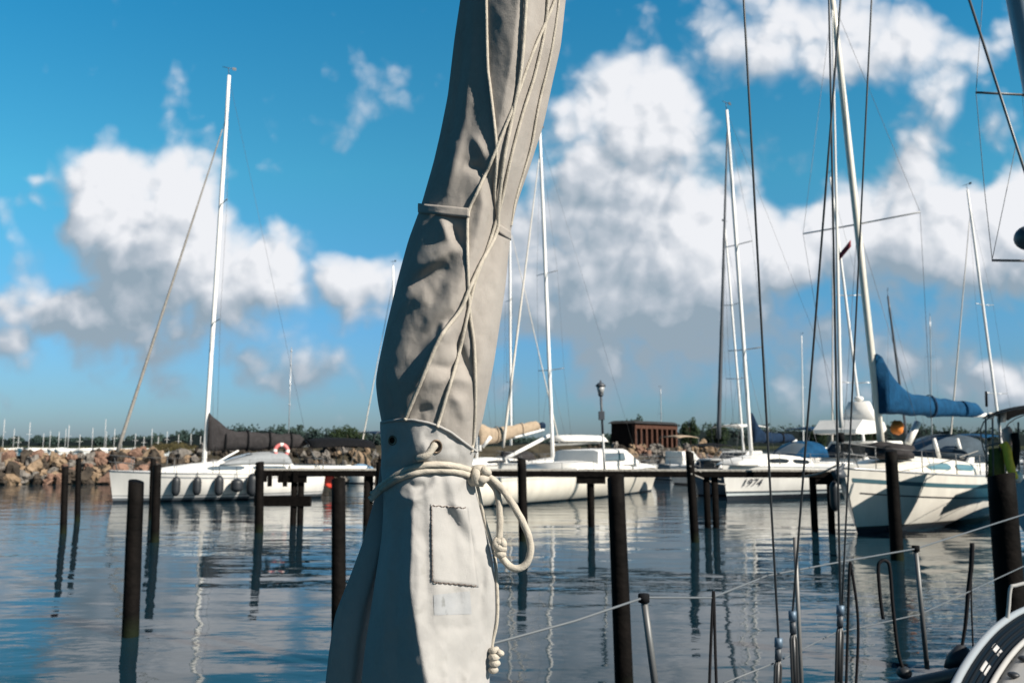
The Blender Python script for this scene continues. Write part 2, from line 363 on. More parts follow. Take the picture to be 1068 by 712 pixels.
leafm = mat('leaf_dark', (.012, .026, .014), .8, col2=(.034, .05, .022), scale=.25)
leafb = mat('leaf_brown', (.04, .034, .018), .85, col2=(.085, .075, .035), scale=.6)
leaf_far_haze = mat('leaf_far_haze', (.022, .040, .040), .9, col2=(.034, .056, .048), scale=.03)  # bluish tint puts the distance haze into the leaf colour
bark = mat('bark', (.06, .045, .035), .9, var=.3)
def clump(q, c, r, n, leaf, rng, flat=1.):
    """leaf-sized faces through the volume of an uneven ellipsoid"""
    c = Vector(c); sd = rng.random() * 50
    for _ in range(n):
        while True:
            d = Vector((rng.uniform(-1, 1), rng.uniform(-1, 1), rng.uniform(-1, 1)))
            if .05 < d.length < 1: break
        k = .75 + .55 * mn.noise(d.normalized() * 1.9 + Vector((sd, 0, 0)))
        p = c + Vector((d.x * r[0], d.y * r[1], d.z * r[2])) * k * (d.length ** -.35)
        a = Vector((rng.uniform(-1, 1), rng.uniform(-1, 1), rng.uniform(-1, 1))).normalized(); b = a.orthogonal().normalized()
        s = leaf * rng.uniform(.6, 1.3)
        q.add([p + a * s, p + b * s * .7, p - a * s * .9, p - b * s * .6], [(0, 1, 2, 3)], 0, False)
rng = random.Random(3)
q = MB()
x = -640.
while x < 640:
    u = x / 420
    h = 5.0 + 2.2 * mn.noise(Vector((x * .012, 3, 0))) + 1.6 * mn.noise(Vector((x * .05, 9, 0)))
    h += 5.5 * math.exp(-((x + 130) / 70) ** 2) + 4.5 * math.exp(-((x - 110) / 50) ** 2) + 5.0 * math.exp(-((x - 205) / 60) ** 2) + 2.2 * (x > 60)
    h = max(3., h)
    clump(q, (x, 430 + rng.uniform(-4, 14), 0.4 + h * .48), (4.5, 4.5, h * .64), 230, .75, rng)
    x += rng.uniform(2.4, 4.6)
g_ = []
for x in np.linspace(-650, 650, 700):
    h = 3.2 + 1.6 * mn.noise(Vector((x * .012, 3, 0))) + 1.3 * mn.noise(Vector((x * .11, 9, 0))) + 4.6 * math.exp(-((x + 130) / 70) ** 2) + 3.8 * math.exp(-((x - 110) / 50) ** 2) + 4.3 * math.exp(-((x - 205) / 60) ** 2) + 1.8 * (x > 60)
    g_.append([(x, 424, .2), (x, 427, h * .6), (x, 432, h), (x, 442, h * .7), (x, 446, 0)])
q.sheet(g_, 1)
o = q.build('far_woods', [leaf_far_haze, mat('wood_core', (.006, .011, .012), .95)]); o['kind'] = 'stuff'; o['label'] = 'dark wooded far shore along the horizon'

def tree(px, pyb, pyt, Y, wpx, label, m, kind='bush', nb=3, dens=900):
    b = at(px, pyb, Y); t = at(px, pyt, Y); h = t.z - b.z; w = wpx / FPX * Y / 2
    r = random.Random(int(px * 7 + pyt))
    root = empty(kind, (b.x, b.y, b.z), 0, label, kind, 'trees and bushes behind the breakwaters')
    tr = MB(); tr.tube([(0, 0, -.3), (.05 * w, 0, h * .3), (-.05 * w, .05, h * .62)], lambda s: h * .045 * (1 - .7 * s), 7)
    for k in range(3):
        a = r.uniform(0, 6.28); tr.tube([(0, 0, h * .25), (math.cos(a) * w * .4, math.sin(a) * w * .3, h * .6)], lambda s: h * .022 * (1 - .7 * s), 5)
    tr.build('trunk', bark, root)
    q = MB()
    for k in range(nb):
        a = (k + .5) / nb * 2 - 1
        clump(q, (a * w * .62, r.uniform(-.3, .3) * w, h * (.50 + r.uniform(-.08, .10) - .14 * a * a)), (w * .62 / max(1, nb * .42), w * .5, h * .42), int(dens * 2.4) // nb, max(.05, h * .027), r)
    q.build('crown', m, root); return root
G = 'trees and bushes behind the breakwaters'
tree(362, 474, 440, 105, 52, 'broad dark green bush on the bank just left of the canvas cover', leafm, 'bush', 4, 2600)
tree(182, 474, 459, 58, 74, 'low brownish shrub on the bank under the furled headsail stay of the left sailboat', leafb, 'shrub', 5, 1600)
tree(318, 476, 455, 60, 44, 'olive brown shrub on the bank behind the black bimini of the left sailboat', leafb, 'shrub', 4, 1300)
tree(250, 476, 462, 62, 40, 'scrubby brown shrub on the bank behind the grey sail cover', leafb, 'shrub', 3, 1000)
tree(720, 470, 430, 240, 24, 'tall rounded dark tree just right of the red brick shed', leafm, 'tree', 2, 1200)
tree(748, 470, 436, 250, 28, 'dark tree beside the foot of the dark mast in the centre right', leafm, 'tree', 3, 1200)
tree(648, 474, 434, 76, 30, 'dark bushy tree hugging the left wall of the red brick shed', leafm, 'tree', 3, 1300)
tree(662, 472, 428, 140, 26, 'small grey green tree rising behind the left end of the red brick shed roof', leafm, 'tree', 2, 900)
tree(853, 470, 437, 260, 24, 'dark round topped tree on the far shore above the pale blue sprayhood', leafm, 'tree', 2, 1000)
tree(910, 470, 434, 260, 30, 'dark tree on the far shore just left of the front of the blue sail cover', leafm, 'tree', 3, 1200)

# boulders of the breakwaters
rock_mats = [mat('granite_tan', (0.180, 0.127, 0.082), .95, col2=(0.295, 0.221, 0.156), scale=1.5, bump=.04, bscale=6),
             mat('granite_pink', (0.158, 0.097, 0.072), .95, col2=(0.245, 0.155, 0.119), scale=1.5, bump=.04, bscale=6),
             mat('granite_grey', (0.104, 0.096, 0.088), .95, col2=(0.216, 0.200, 0.184), scale=1.5, bump=.04, bscale=6),
             mat('granite_dark', (.025, .022, .02), .95, col2=(.075, .062, .05), scale=1.5, bump=.04, bscale=6)]
rock_words = ['tan', 'pinkish', 'grey', 'dark']
rock_me = {}
for k in range(6):
    q = MB(); q.ball((0, 0, 0), 1, (1, .9, .78), 9, 0, .75, k + 1)
    for mi in range(4):
        o = q.build('boulder', rock_mats[mi]); me = o.data; bpy.data.objects.remove(o); me.name = 'boulder'
        bm = bmesh.new(); bm.from_mesh(me)
        # knock flats into the stone
        r = random.Random(k)
        for _ in range(9):
            d = Vector((r.uniform(-1, 1), r.uniform(-1, 1), r.uniform(-1, 1))).normalized(); lim = r.uniform(.62, .82)
            for v in bm.verts:
                e = v.co.dot(d) - lim
                if e > 0: v.co -= d * e * .92
        bm.to_mesh(me); bm.free()
        for p in me.polygons: p.use_smooth = False
        rock_me[k, mi] = me
def rocks(n, x0, x1, foot, H, size, where, seed, wts=(5, 3, 3, 4)):
    r = random.Random(seed); rows = []
    for i in range(n):
        x = x0 + (x1 - x0) * (i + r.uniform(-.5, .5)) / n; lev = (i * .618 + r.uniform(-.1, .1)) % 1.0
        mi = r.choices(range(4), wts)[0]
        s = size * r.choice((.62, .8, .95, 1.1, 1.45)) * r.uniform(.85, 1.15) * (1.05 - .3 * lev)
        o = bpy.data.objects.new('boulder', rock_me[r.randrange(6), mi]); C.objects.link(o)
        o.location = (x, foot(x) + lev * H * 1.2 - .15, lev * H + .12); o.rotation_euler = (r.uniform(0, 6), r.uniform(0, 6), r.uniform(0, 6)); o.scale = (s, s * r.uniform(.8, 1.1), s * r.uniform(.75, 1))
        tag(o, f'{rock_words[mi]} granite boulder of {where}', 'boulder', f'{rock_words[mi]} boulders of {where}')
rocks(118, -32.5, -21.5, bwl, 1.75, .50, 'the stone breakwater at the left edge', 11)
rocks(102, -21, -4, bwl, 2.05, .46, 'the stone bank behind the left sailboat', 12, (2, 0, 4, 5))
rocks(78, 3.5, 17.5, bwr, 2.1, .55, 'the stone breakwater below the brick shed', 13, (4, 2, 3, 2))

# brick shed on the right breakwater
def shed():
    a, b = at(663, 462, 72), at(707, 462, 79)
    L = (b - a).length; rz = math.atan2(b.y - a.y, b.x - a.x)
    root = empty('brick_shed', (a.x, a.y, 2.0), rz, 'red brown brick shed with upright piers and a flat dark roof on the right breakwater', 'shed')
    H = 2.15
    q = MB(); q.box((.15, .35, -.3), (L - .15, 2.5, H)); q.build('wall', mat('shed_wall', (.022, .012, .010), .9, var=.3, scale=1.2), root)
    n = 9
    for i in range(n):
        x = .15 + (L - .3) * i / (n - 1)
        q = MB(); q.box((x - .16, .02, -.3), (x + .16, .36, H - .02)); bevel(q.build('pier', rust, root), .02)
    q = MB(); q.box((.0, .0, H - .45), (L, .34, H - .02)); q.build('lintel', rust, root)
    for i in (0, 1):
        q = MB(); q.box((.4 + i * 1.0, .325, .3), (1.0 + i * 1.0, .349, 1.75)); q.build('window', glass, root)
    q = MB(); q.loft([[(-.15, -.2, H), (L + .15, -.2, H), (L + .15, 2.7, H), (-.15, 2.7, H)], [(.1, .3, H + .24), (L - .1, .3, H + .24), (L - .1, 2.3, H + .24), (.1, 2.3, H + .24)]], smooth=False)
    q.build('roof', roofm, root)
shed()

# thin lattice mast far off on the left
def radio_mast():
    b, t = at(300.5, 466, 300), at(301, 362, 300)
    root = empty('radio_mast', b, 0, 'thin grey radio mast standing far off behind the grey sail cover', 'radio mast')
    h = t.z - b.z; q = MB()
    q.tube([(0, 0, -2), (0, 0, h)], .16, 6); q.build('pole', spar, root)
    for k, z in enumerate((.42, .62, .82, .96)):
        q = MB(); q.ball((0, 0, h * z), .42, (1, 1, .7), 6); q.build('antenna', spar, root)
radio_mast()

# masts of the far marina beyond the left breakwater
def far_masts():
    r = random.Random(5)
    xs = [3, 14, 19, 30, 45, 52, 61, 68, 71, 83, 96, 109, 110.5, 119, 127, 141, 150, 158, 165, 174, 186, 199, 209, 236, 246]
    tops = [437, 447, 455, 440, 452, 449, 450, 447, 443, 453, 446, 437, 450, 447, 451, 452, 455, 447, 455, 450, 453, 452, 455, 452, 455]
    for i, (x, t) in enumerate(zip(xs, tops)):
        Y = 235 + r.uniform(-15, 25); w = at(x, 462, Y); top = at(x, t, Y).z
        root = empty('sailboat', (w.x, w.y, 0), r.uniform(0, 6), 'far sailboat showing only its thin pale mast above the left breakwater', 'sailboat', 'masts of the far marina on the left')
        q = MB(); q.loft([[(-3.5, -1.1, .9), (-3.5, 1.1, .9), (-3.3, .8, -.2), (-3.3, -.8, -.2)], [(0, -1.5, .9), (0, 1.5, .9), (0, 1, -.2), (0, -1, -.2)], [(4, -.1, 1.1), (4, .1, 1.1), (3.5, .05, -.2), (3.5, -.05, -.2)]]); q.build('hull', white, root)
        q = MB(); q.tube([(0, 0, .8), (0, 0, top)], .085, 6); q.build('mast', mat('far_alloy', (.45, .46, .47), .5), root)
        q = MB(); q.tube([(0, -.9, top * .6), (0, .9, top * .6)], .03, 5); q.build('spreader', alum, root)
far_masts()

# ------------------------------------------------------------------ boats
class Boat:
    def __init__(s, name, label, cat, bow, stern, beam, fb, hm, group=None, tw=.72, rake=.5, draft=.5, full=.55, deck=None):
        bow, stern = Vector((bow[0], bow[1])), Vector((stern[0], stern[1]))
        d = bow - stern; s.L = d.length; s.B = beam; s.fb = fb; s.tw = tw; s.rake = rake; s.draft = draft; s.full = full
        mid = (bow + stern) / 2
        s.root = empty(name, (mid.x, mid.y, 0), math.atan2(d.y, d.x), label, cat, group)
        s.inv = s.root.matrix_basis.inverted(); s.mw = s.root.matrix_basis.copy()
        q = MB(); rings = []; nt = 26; nk = 11
        for i in range(nt + 1):
            t = i / nt; ring = []
            for side in (1, -1):
                ks = [j / nk for j in range(nk + 1)]
                if side == -1: ks = list(reversed(ks))[1:]
                for k in ks: ring.append(s.pt(t, k, side))
            rings.append(ring)
        q.loft(rings, closed=False, caps=False)
        n = len(rings[0])
        q.f.append(tuple(range(n))); q.mi.append(0); q.sm.append(False)     # transom
        s.part(q, 'hull', hm)
        q = MB(); grid = []
        for i in range(nt + 1):
            t = i / nt; a, b = s.pt(t, 0, 1), s.pt(t, 0, -1); row = []
            for j in range(7):
                p = a.lerp(b, j / 6); p.z += .05 * s.B * .3 * (1 - (j / 3 - 1) ** 2) - .004; row.append(p)
            grid.append(row)
        q.sheet(grid); s.part(q, 'deck', deck or deckm)
        for side in (1, -1):
            q = MB(); q.tube([s.pt(i / 30, 0, side) + Vector((0, 0, .012)) for i in range(31)], .024, 6); s.part(q, 'toe_rail', spar)
    def sheer(s, t):
        a, m, b = s.fb[2], s.fb[1], s.fb[0]
        return a * (1 - t) * (1 - 2 * t) + m * 4 * t * (1 - t) + b * t * (2 * t - 1)
    def hb(s, t):
        tm = .42
        if t < tm: f = s.tw + (1 - s.tw) * math.sin(PI / 2 * t / tm)
        else: f = max(0., 1 - ((t - tm) / (1 - tm)) ** 2.1) ** .92
        return max(.012, f * s.B / 2)
    def pt(s, t, k, side):
        z = s.sheer(t) * (1 - k) - s.draft * k; h = s.hb(t)
        bowy = t ** 3
        fy = (1 - k ** 3.2) ** .7 * (1 - bowy) + (1 - k) ** .75 * bowy
        x = -s.L / 2 + s.L * t - s.rake * k * t ** 7 + .12 * k * (1 - t) ** 7
        return Vector((x, side * h * max(fy, .0), z))
    def hull_y(s, x, z):
        """half breadth of the hull side at local x and height z"""
        t = min(1, max(0, (x + s.L / 2) / s.L)); sh = s.sheer(t); k = min(1, max(0, (sh - z) / (sh + s.draft)))
        return s.pt(t, k, 1).y
    def dz(s, x):
        return s.sheer(min(1, max(0, (x + s.L / 2) / s.L)))
    def part(s, q, name, m, parent=None):
        return q.build(name, m, parent or s.root)
    def loc(s, p): return s.inv @ Vector(p)
    def wld(s, p): return s.mw @ Vector(p)
    def px_on_axis(s, px, z=1.2, off=0.):
        """local x where the centre line (shifted by off) crosses photo column px"""
        best = None
        for i in range(401):
            x = -s.L / 2 - 1 + (s.L + 2) * i / 400; p = s.wld((x, off, z)); v = p - Vector((0, 0, EYE))
            c, sn = math.cos(TH), math.sin(TH); f = v.y * c + v.z * sn
            if f <= 0: continue
            e = abs(534 + FPX * v.x / f - px)
            if best is None or e < best[0]: best = (e, x)
        return best[1]
    def rail(s, pts, r, name, m, n=6, parent=None):
        q = MB(); q.tube(pts, r, n); return s.part(q, name, m, parent)
    def stripe(s, dz0, r, m, t0=0., t1=.995):
        for side in (1, -1):
            q = MB(); g = []
            for i in range(41):
                t = t0 + (t1 - t0) * i / 40; sh = s.sheer(t); row = []
                for z in (sh - dz0 + r, sh - dz0 - r):
                    k = (sh - z) / (sh + s.draft); p = s.pt(t, k, side); p.y += side * .008; row.append(p)
                g.append(row)
            q.sheet(g); s.part(q, 'stripe', m)
    def cabin(s, x0, x1, w0, w1, h, m=white, fore=.9, win=True, wm=glass, tail=.25):
        """coachroof from x0 (aft) to x1 (forward)"""
        q = MB(); rings = []; n = 16
        for i in range(n + 1):
            t = i / n; x = x0 + (x1 - x0) * t; w = (w0 + (w1 - w0) * t ** 1.6) / 2
            hh = h * min(1, (1 - t) / (fore * .55) if fore else 1) ** .55 * min(1, .9 + .1 * t / tail)
            zb = s.dz(x) - .02; hh = max(hh, .02)
            prof = [(-1.0, 0), (-.97, .45), (-.90, .80), (-.74, .97), (-.35, 1.07), (0, 1.1), (.35, 1.07), (.74, .97), (.90, .80), (.97, .45), (1.0, 0)]
            rings.append([Vector((x, w * a, zb + hh * b)) for a, b in prof])
        q.loft(rings); cab = s.part(q, 'coachroof', m)
        if win:
            for side in (1, -1):
                for (a, b) in ((.06, .30), (.36, .62)):
                    q = MB(); g = []
                    for i in range(9):
                        t = a + (b - a) * i / 8; x = x0 + (x1 - x0) * t; w = (w0 + (w1 - w0) * t ** 1.6) / 2
                        hh = h * min(1, (1 - t) / (fore * .55)) ** .55 * min(1, .9 + .1 * t / tail); zb = s.dz(x) - .02
                        e = .5 * min(1, 5 * min(i, 8 - i) / 8 + .35)
                        g.append([(x, side * (w * .985 + .012), zb + hh * (.58 - .22 * e * 2)), (x, side * (w * .945 + .012), zb + hh * (.58 + .13 * e * 2))])
                    q.sheet(g); s.part(q, 'window', wm, cab)
        return cab
    def mast(s, foot, top, r, m=alum, sp=(.42, .7), spw=.9, windex=True, parent=None):
        """foot, top: local points"""
        foot, top = Vector(foot), Vector(top)
        q = MB(); q.tube([foot.lerp(top, i / 10) for i in range(11)], lambda t: r * (1 - .25 * max(0, t - .7) / .3), 10); mt = s.part(q, 'mast', m)
        s.tips = []
        for k, f in enumerate(sp):
            p = foot.lerp(top, f); w = spw * (1 - .18 * k)
            for side in (1, -1):
                e = p + Vector((-.12, side * w, .05)); s.tips.append((side, e, p))
                s.rail([p, e], .025, 'spreader', spar, 6, mt)
        if windex:
            q = MB(); q.tube([top, top + Vector((.05, 0, .35))], .015, 5); q.tube([top + Vector((-.28, 0, .36)), top + Vector((.3, 0, .36))], .014, 5)
            q.box((top.x - .3, top.y - .01, top.z + .30), (top.x - .14, top.y + .01, top.z + .43)); s.part(q, 'wind_vane', darkspar, mt)
        s.foot, s.top, s.mt = foot, top, mt
        return mt
    def shrouds(s, chain_x=None, r=.006):
        x = s.foot.x - .25 if chain_x is None else chain_x
        for side in (1, -1):
            base = Vector((x, side * s.hb((x + s.L / 2) / s.L) * .92, s.dz(x)))
            tips = [e for sd, e, p in s.tips if sd == side]
            s.rail([base] + tips + [s.foot.lerp(s.top, .97)], r, 'shroud', wire, 5)
            if tips: s.rail([base + Vector((.12, 0, 0)), [p for sd, e, p in s.tips if sd == side][0]], r, 'shroud', wire, 5)
    def forestay(s, frac=.9, r=.05, m=beigec, foot=None, drum=True):
        a = Vector(foot) if foot is not None else Vector((s.L / 2 - .25, 0, s.fb[0] + .12)); b = s.foot.lerp(s.top, frac)
        q = MB(); q.tube([a.lerp(b, .04 + .92 * i / 24) for i in range(25)], lambda t: r * (1.15 - .75 * t), 8, twist=2.2, lobes=2); f = s.part(q, 'furled_headsail', m)
        s.rail([a - Vector((0, 0, .1)), b], .008, 'stay', wire, 5, f)
        if drum: q = MB(); q.tube([a.lerp(b, .012), a.lerp(b, .03)], .09, 10); s.part(q, 'furling_drum', black, f)
    def backstay(s, r=.006):
        s.rail([s.top - Vector((0, 0, .1)), Vector((-s.L / 2 + .15, 0, s.fb[2]))], r, 'backstay', wire, 5)
    def guard(s, t0=.06, t1=.93, n=7, h=.6, pulpit=True):
        for side in (1, -1):
            tops = []; mids = []
            for i in range(n):
                t = t0 + (t1 - t0) * i / (n - 1); p = s.pt(t, 0, side) * 1; p.y *= .95
                q = MB(); q.tube([p, p + Vector((0, 0, h))], .014, 6); s.part(q, 'stanchion', steel)
                tops.append(p + Vector((0, 0, h))); mids.append(p + Vector((0, 0, h * .52)))
            s.rail(tops, .006, 'lifeline', wire, 5); s.rail(mids, .006, 'lifeline', wire, 5)
        if pulpit:
            for hh in (1.0, .55):
                pts = [s.pt(t1, 0, 1) + Vector((0, 0, h * hh)), s.pt(.985, 0, 1) + Vector((.02, .05, h * hh + .04)), Vector((s.L / 2 + .05, 0, s.fb[0] + h * hh + .06)), s.pt(.985, 0, -1) + Vector((.02, -.05, h * hh + .04)), s.pt(t1, 0, -1) + Vector((0, 0, h * hh))]
                s.rail(spline(pts, 6), .016, 'pulpit', steel)
            for side in (1, -1):
                s.rail([s.pt(.965, 0, side), s.pt(.985, 0, side) + Vector((0, 0, h))], .014, 'pulpit', steel)
            a = s.pt(.005, 0, 1); b = s.pt(.005, 0, -1)
            for y in (a.y * .95, b.y * .95): s.rail([(a.x + .05, y, a.z), (a.x + .05, y, a.z + h)], .015, 'pushpit', steel)
            s.rail([s.pt(t0, 0, 1) + Vector((0, 0, h)), (a.x + .05, a.y * .95, a.z + h), (b.x + .05, b.y * .95, b.z + h), s.pt(t0, 0, -1) + Vector((0, 0, h))], .015, 'pushpit', steel)
    def boom(s, goose, end, r=.06, cm=None, cr=.16, rise=0., m=alum, straps=0, sm=black):
        goose, end = Vector(goose), Vector(end); d = end - goose
        s.rail([goose, end], r, 'boom', m, 10)
        if cm is None: return None
        q = MB(); rings = []; up = Vector((0, 0, 1)); sd = d.normalized().cross(up).normalized(); n = 34
        for i in range(n + 1):
            t = i / n; c = goose + d * (-.01 + t * .985); env = cr * (1.25 - .55 * t) * min(1, .30 + (1 - t) * 9)
            lift = rise * max(0, 1 - t / .34) ** 2.3
            ring = []
            for k in range(16):
                a = 2 * PI * k / 16
                wob = 1 + .16 * mn.noise(Vector((t * 9, math.cos(a) * 1.3, math.sin(a) * 1.3)))
                y = math.cos(a) * env * .62 * wob; z = math.sin(a) * env * (1.15 if a < PI else .8) * wob
                z += env * .55 - .03 * math.sin(t * PI) + (lift if math.sin(a) > -.2 else lift * .0)
                ring.append(c + sd * y + up * z)
            rings.append(ring)
        q.loft(rings); cv = s.part(q, 'sail_cover', cm)
        for k in range(straps):
            t = (k + .7) / (straps + .6); c = goose + d * t; env = cr * (1.25 - .55 * t) * 1.06; ring = []
            q = MB(); rr = []
            for e in (-.035, .035):
                rr.append([c + d.normalized() * e + sd * math.cos(2 * PI * j / 16) * env * .70 + up * (math.sin(2 * PI * j / 16) * env * (1.2 if j < 8 else .9) + env * .55 - .03 * math.sin(t * PI)) for j in range(16)])
            q.loft(rr, True, False); solid(s.part(q, 'strap', sm, cv), .02)
        return cv
    def hood(s, x0, x1, w, h, m, wm=None, zb=None, front=.5):
        """spray hood: open aft at x0, sloping down forward to x1"""
        z0 = (s.dz((x0 + x1) / 2) + .25) if zb is None else zb
        q = MB(); g = []
        for i in range(11):
            t = i / 10; x = x0 + (x1 - x0) * t; hh = h * (1 - max(0, (t - .3) / .7) ** 1.6); row = []
            for j in range(15):
                a = PI * j / 14; ca = math.cos(a); sa = math.sin(a) ** .55
                row.append((x - .0 + .25 * (sa - 1) * (1 - t), w / 2 * ca * (1 - .12 * t), z0 + hh * sa))
            g.append(row)
        q.sheet(g); hd = solid(s.part(q, 'sprayhood', m), .015)
        if wm:
            q = MB(); gg = []
            for i in range(5, 10):
                gg.append([Vector(g[i][j]) + Vector((.015, 0, .022)) for j in range(4, 11)])
            q.sheet(gg); s.part(q, 'window', wm, hd)
        return hd
    def bimini(s, x0, x1, w, z, m, arch=.18, legs=True):
        q = MB(); g = []
        for i in range(9):
            t = i / 8; x = x0 + (x1 - x0) * t
            g.append([(x, w / 2 * math.sin(b), z + arch * math.cos(b) * 1.2 + .10 * math.sin(PI * t)) for b in [(-1.35 + 2.7 * j / 12) for j in range(13)]])
        q.sheet(g); bm = solid(s.part(q, 'bimini', m), .025)
        if legs:
            for xx in (x0, x1):
                xb = xx + (.6 if xx == x0 else -.6) * .8; zd = s.dz(xb)
                s.rail(spline([(xb, -w / 2 * .98, zd), (xx, -w / 2 * .96, z), (xx, 0, z + arch * 1.15), (xx, w / 2 * .96, z), (xb, w / 2 * .98, zd)], 6), .016, 'bimini_frame', steel)
    def ring_buoy(s, c, m=pinkp, R=.30, axis=(1, 0, 0)):
        pass

def fender(p, L, r, m, label, group, rope_top, name='fender', rm=None):
    """a fender hanging at world point p from rope_top"""
    p = Vector(p); root = empty(name, p, 0, label, 'fender', group); q = MB(); prof = []
    for i in range(15):
        t = i / 14; z = -L / 2 + L * t; rr = r * max(.12, (1 - abs(2 * t - 1) ** 4.5)) ** .6
        prof.append([(rr * math.cos(2 * PI * k / 14), rr * math.sin(2 * PI * k / 14), z) for k in range(14)])
    q.loft(prof); q.build('body', m, root)
    q = MB(); q.tube([(0, 0, L / 2 - .02), Vector(rope_top) - p], .012, 6); q.build('rope', rm or ropeb, root)
    return root
def lifebuoy(c, R, r, normal, label, m1=pinkp, m2=whitec, name='lifebuoy'):
    c = Vector(c); n = Vector(normal).normalized(); u = n.orthogonal().normalized(); v = n.cross(u)
    root = empty(name, c, 0, label, 'lifebuoy'); N = 32
    q = MB(); rings = []
    for i in range(N):
        a = 2 * PI * i / N; e = u * math.cos(a) + v * math.sin(a)
        rings.append([e * (R + r * math.cos(2 * PI * k / 10)) + n * r * math.sin(2 * PI * k / 10) for k in range(10)])
    rings.append(rings[0]); q.loft(rings, True, False); q.build('ring', m1, root)
    for b in range(4):
        q = MB(); rg = []
        for i in range(5):
            a = PI / 4 + b * PI / 2 - .22 + .44 * i / 4; e = u * math.cos(a) + v * math.sin(a)
            rg.append([e * (R + r * 1.06 * math.cos(2 * PI * k / 10)) + n * r * 1.06 * math.sin(2 * PI * k / 10) for k in range(10)])
        q.loft(rg, True, False); q.build('band', m2, root)
    return root

def lvl(px, py, z):
    p = on_water(px, py, z); return (p.x, p.y)
def xy(px, py, Y):
    p = at(px, py, Y); return (p.x, p.y)
def mastpts(b, fpx, fpy, tpx, tpy, zf=None):
    xm = b.px_on_axis(fpx, 1.8); w = b.wld((xm, 0, 0))
    zf = b.dz(xm) + .1 if zf is None else zf
    return Vector((xm, 0, zf)), b.loc(at(tpx, tpy, w.y))

WHITE = (.78, .77, .74); ANTI = (.03, .035, .045)
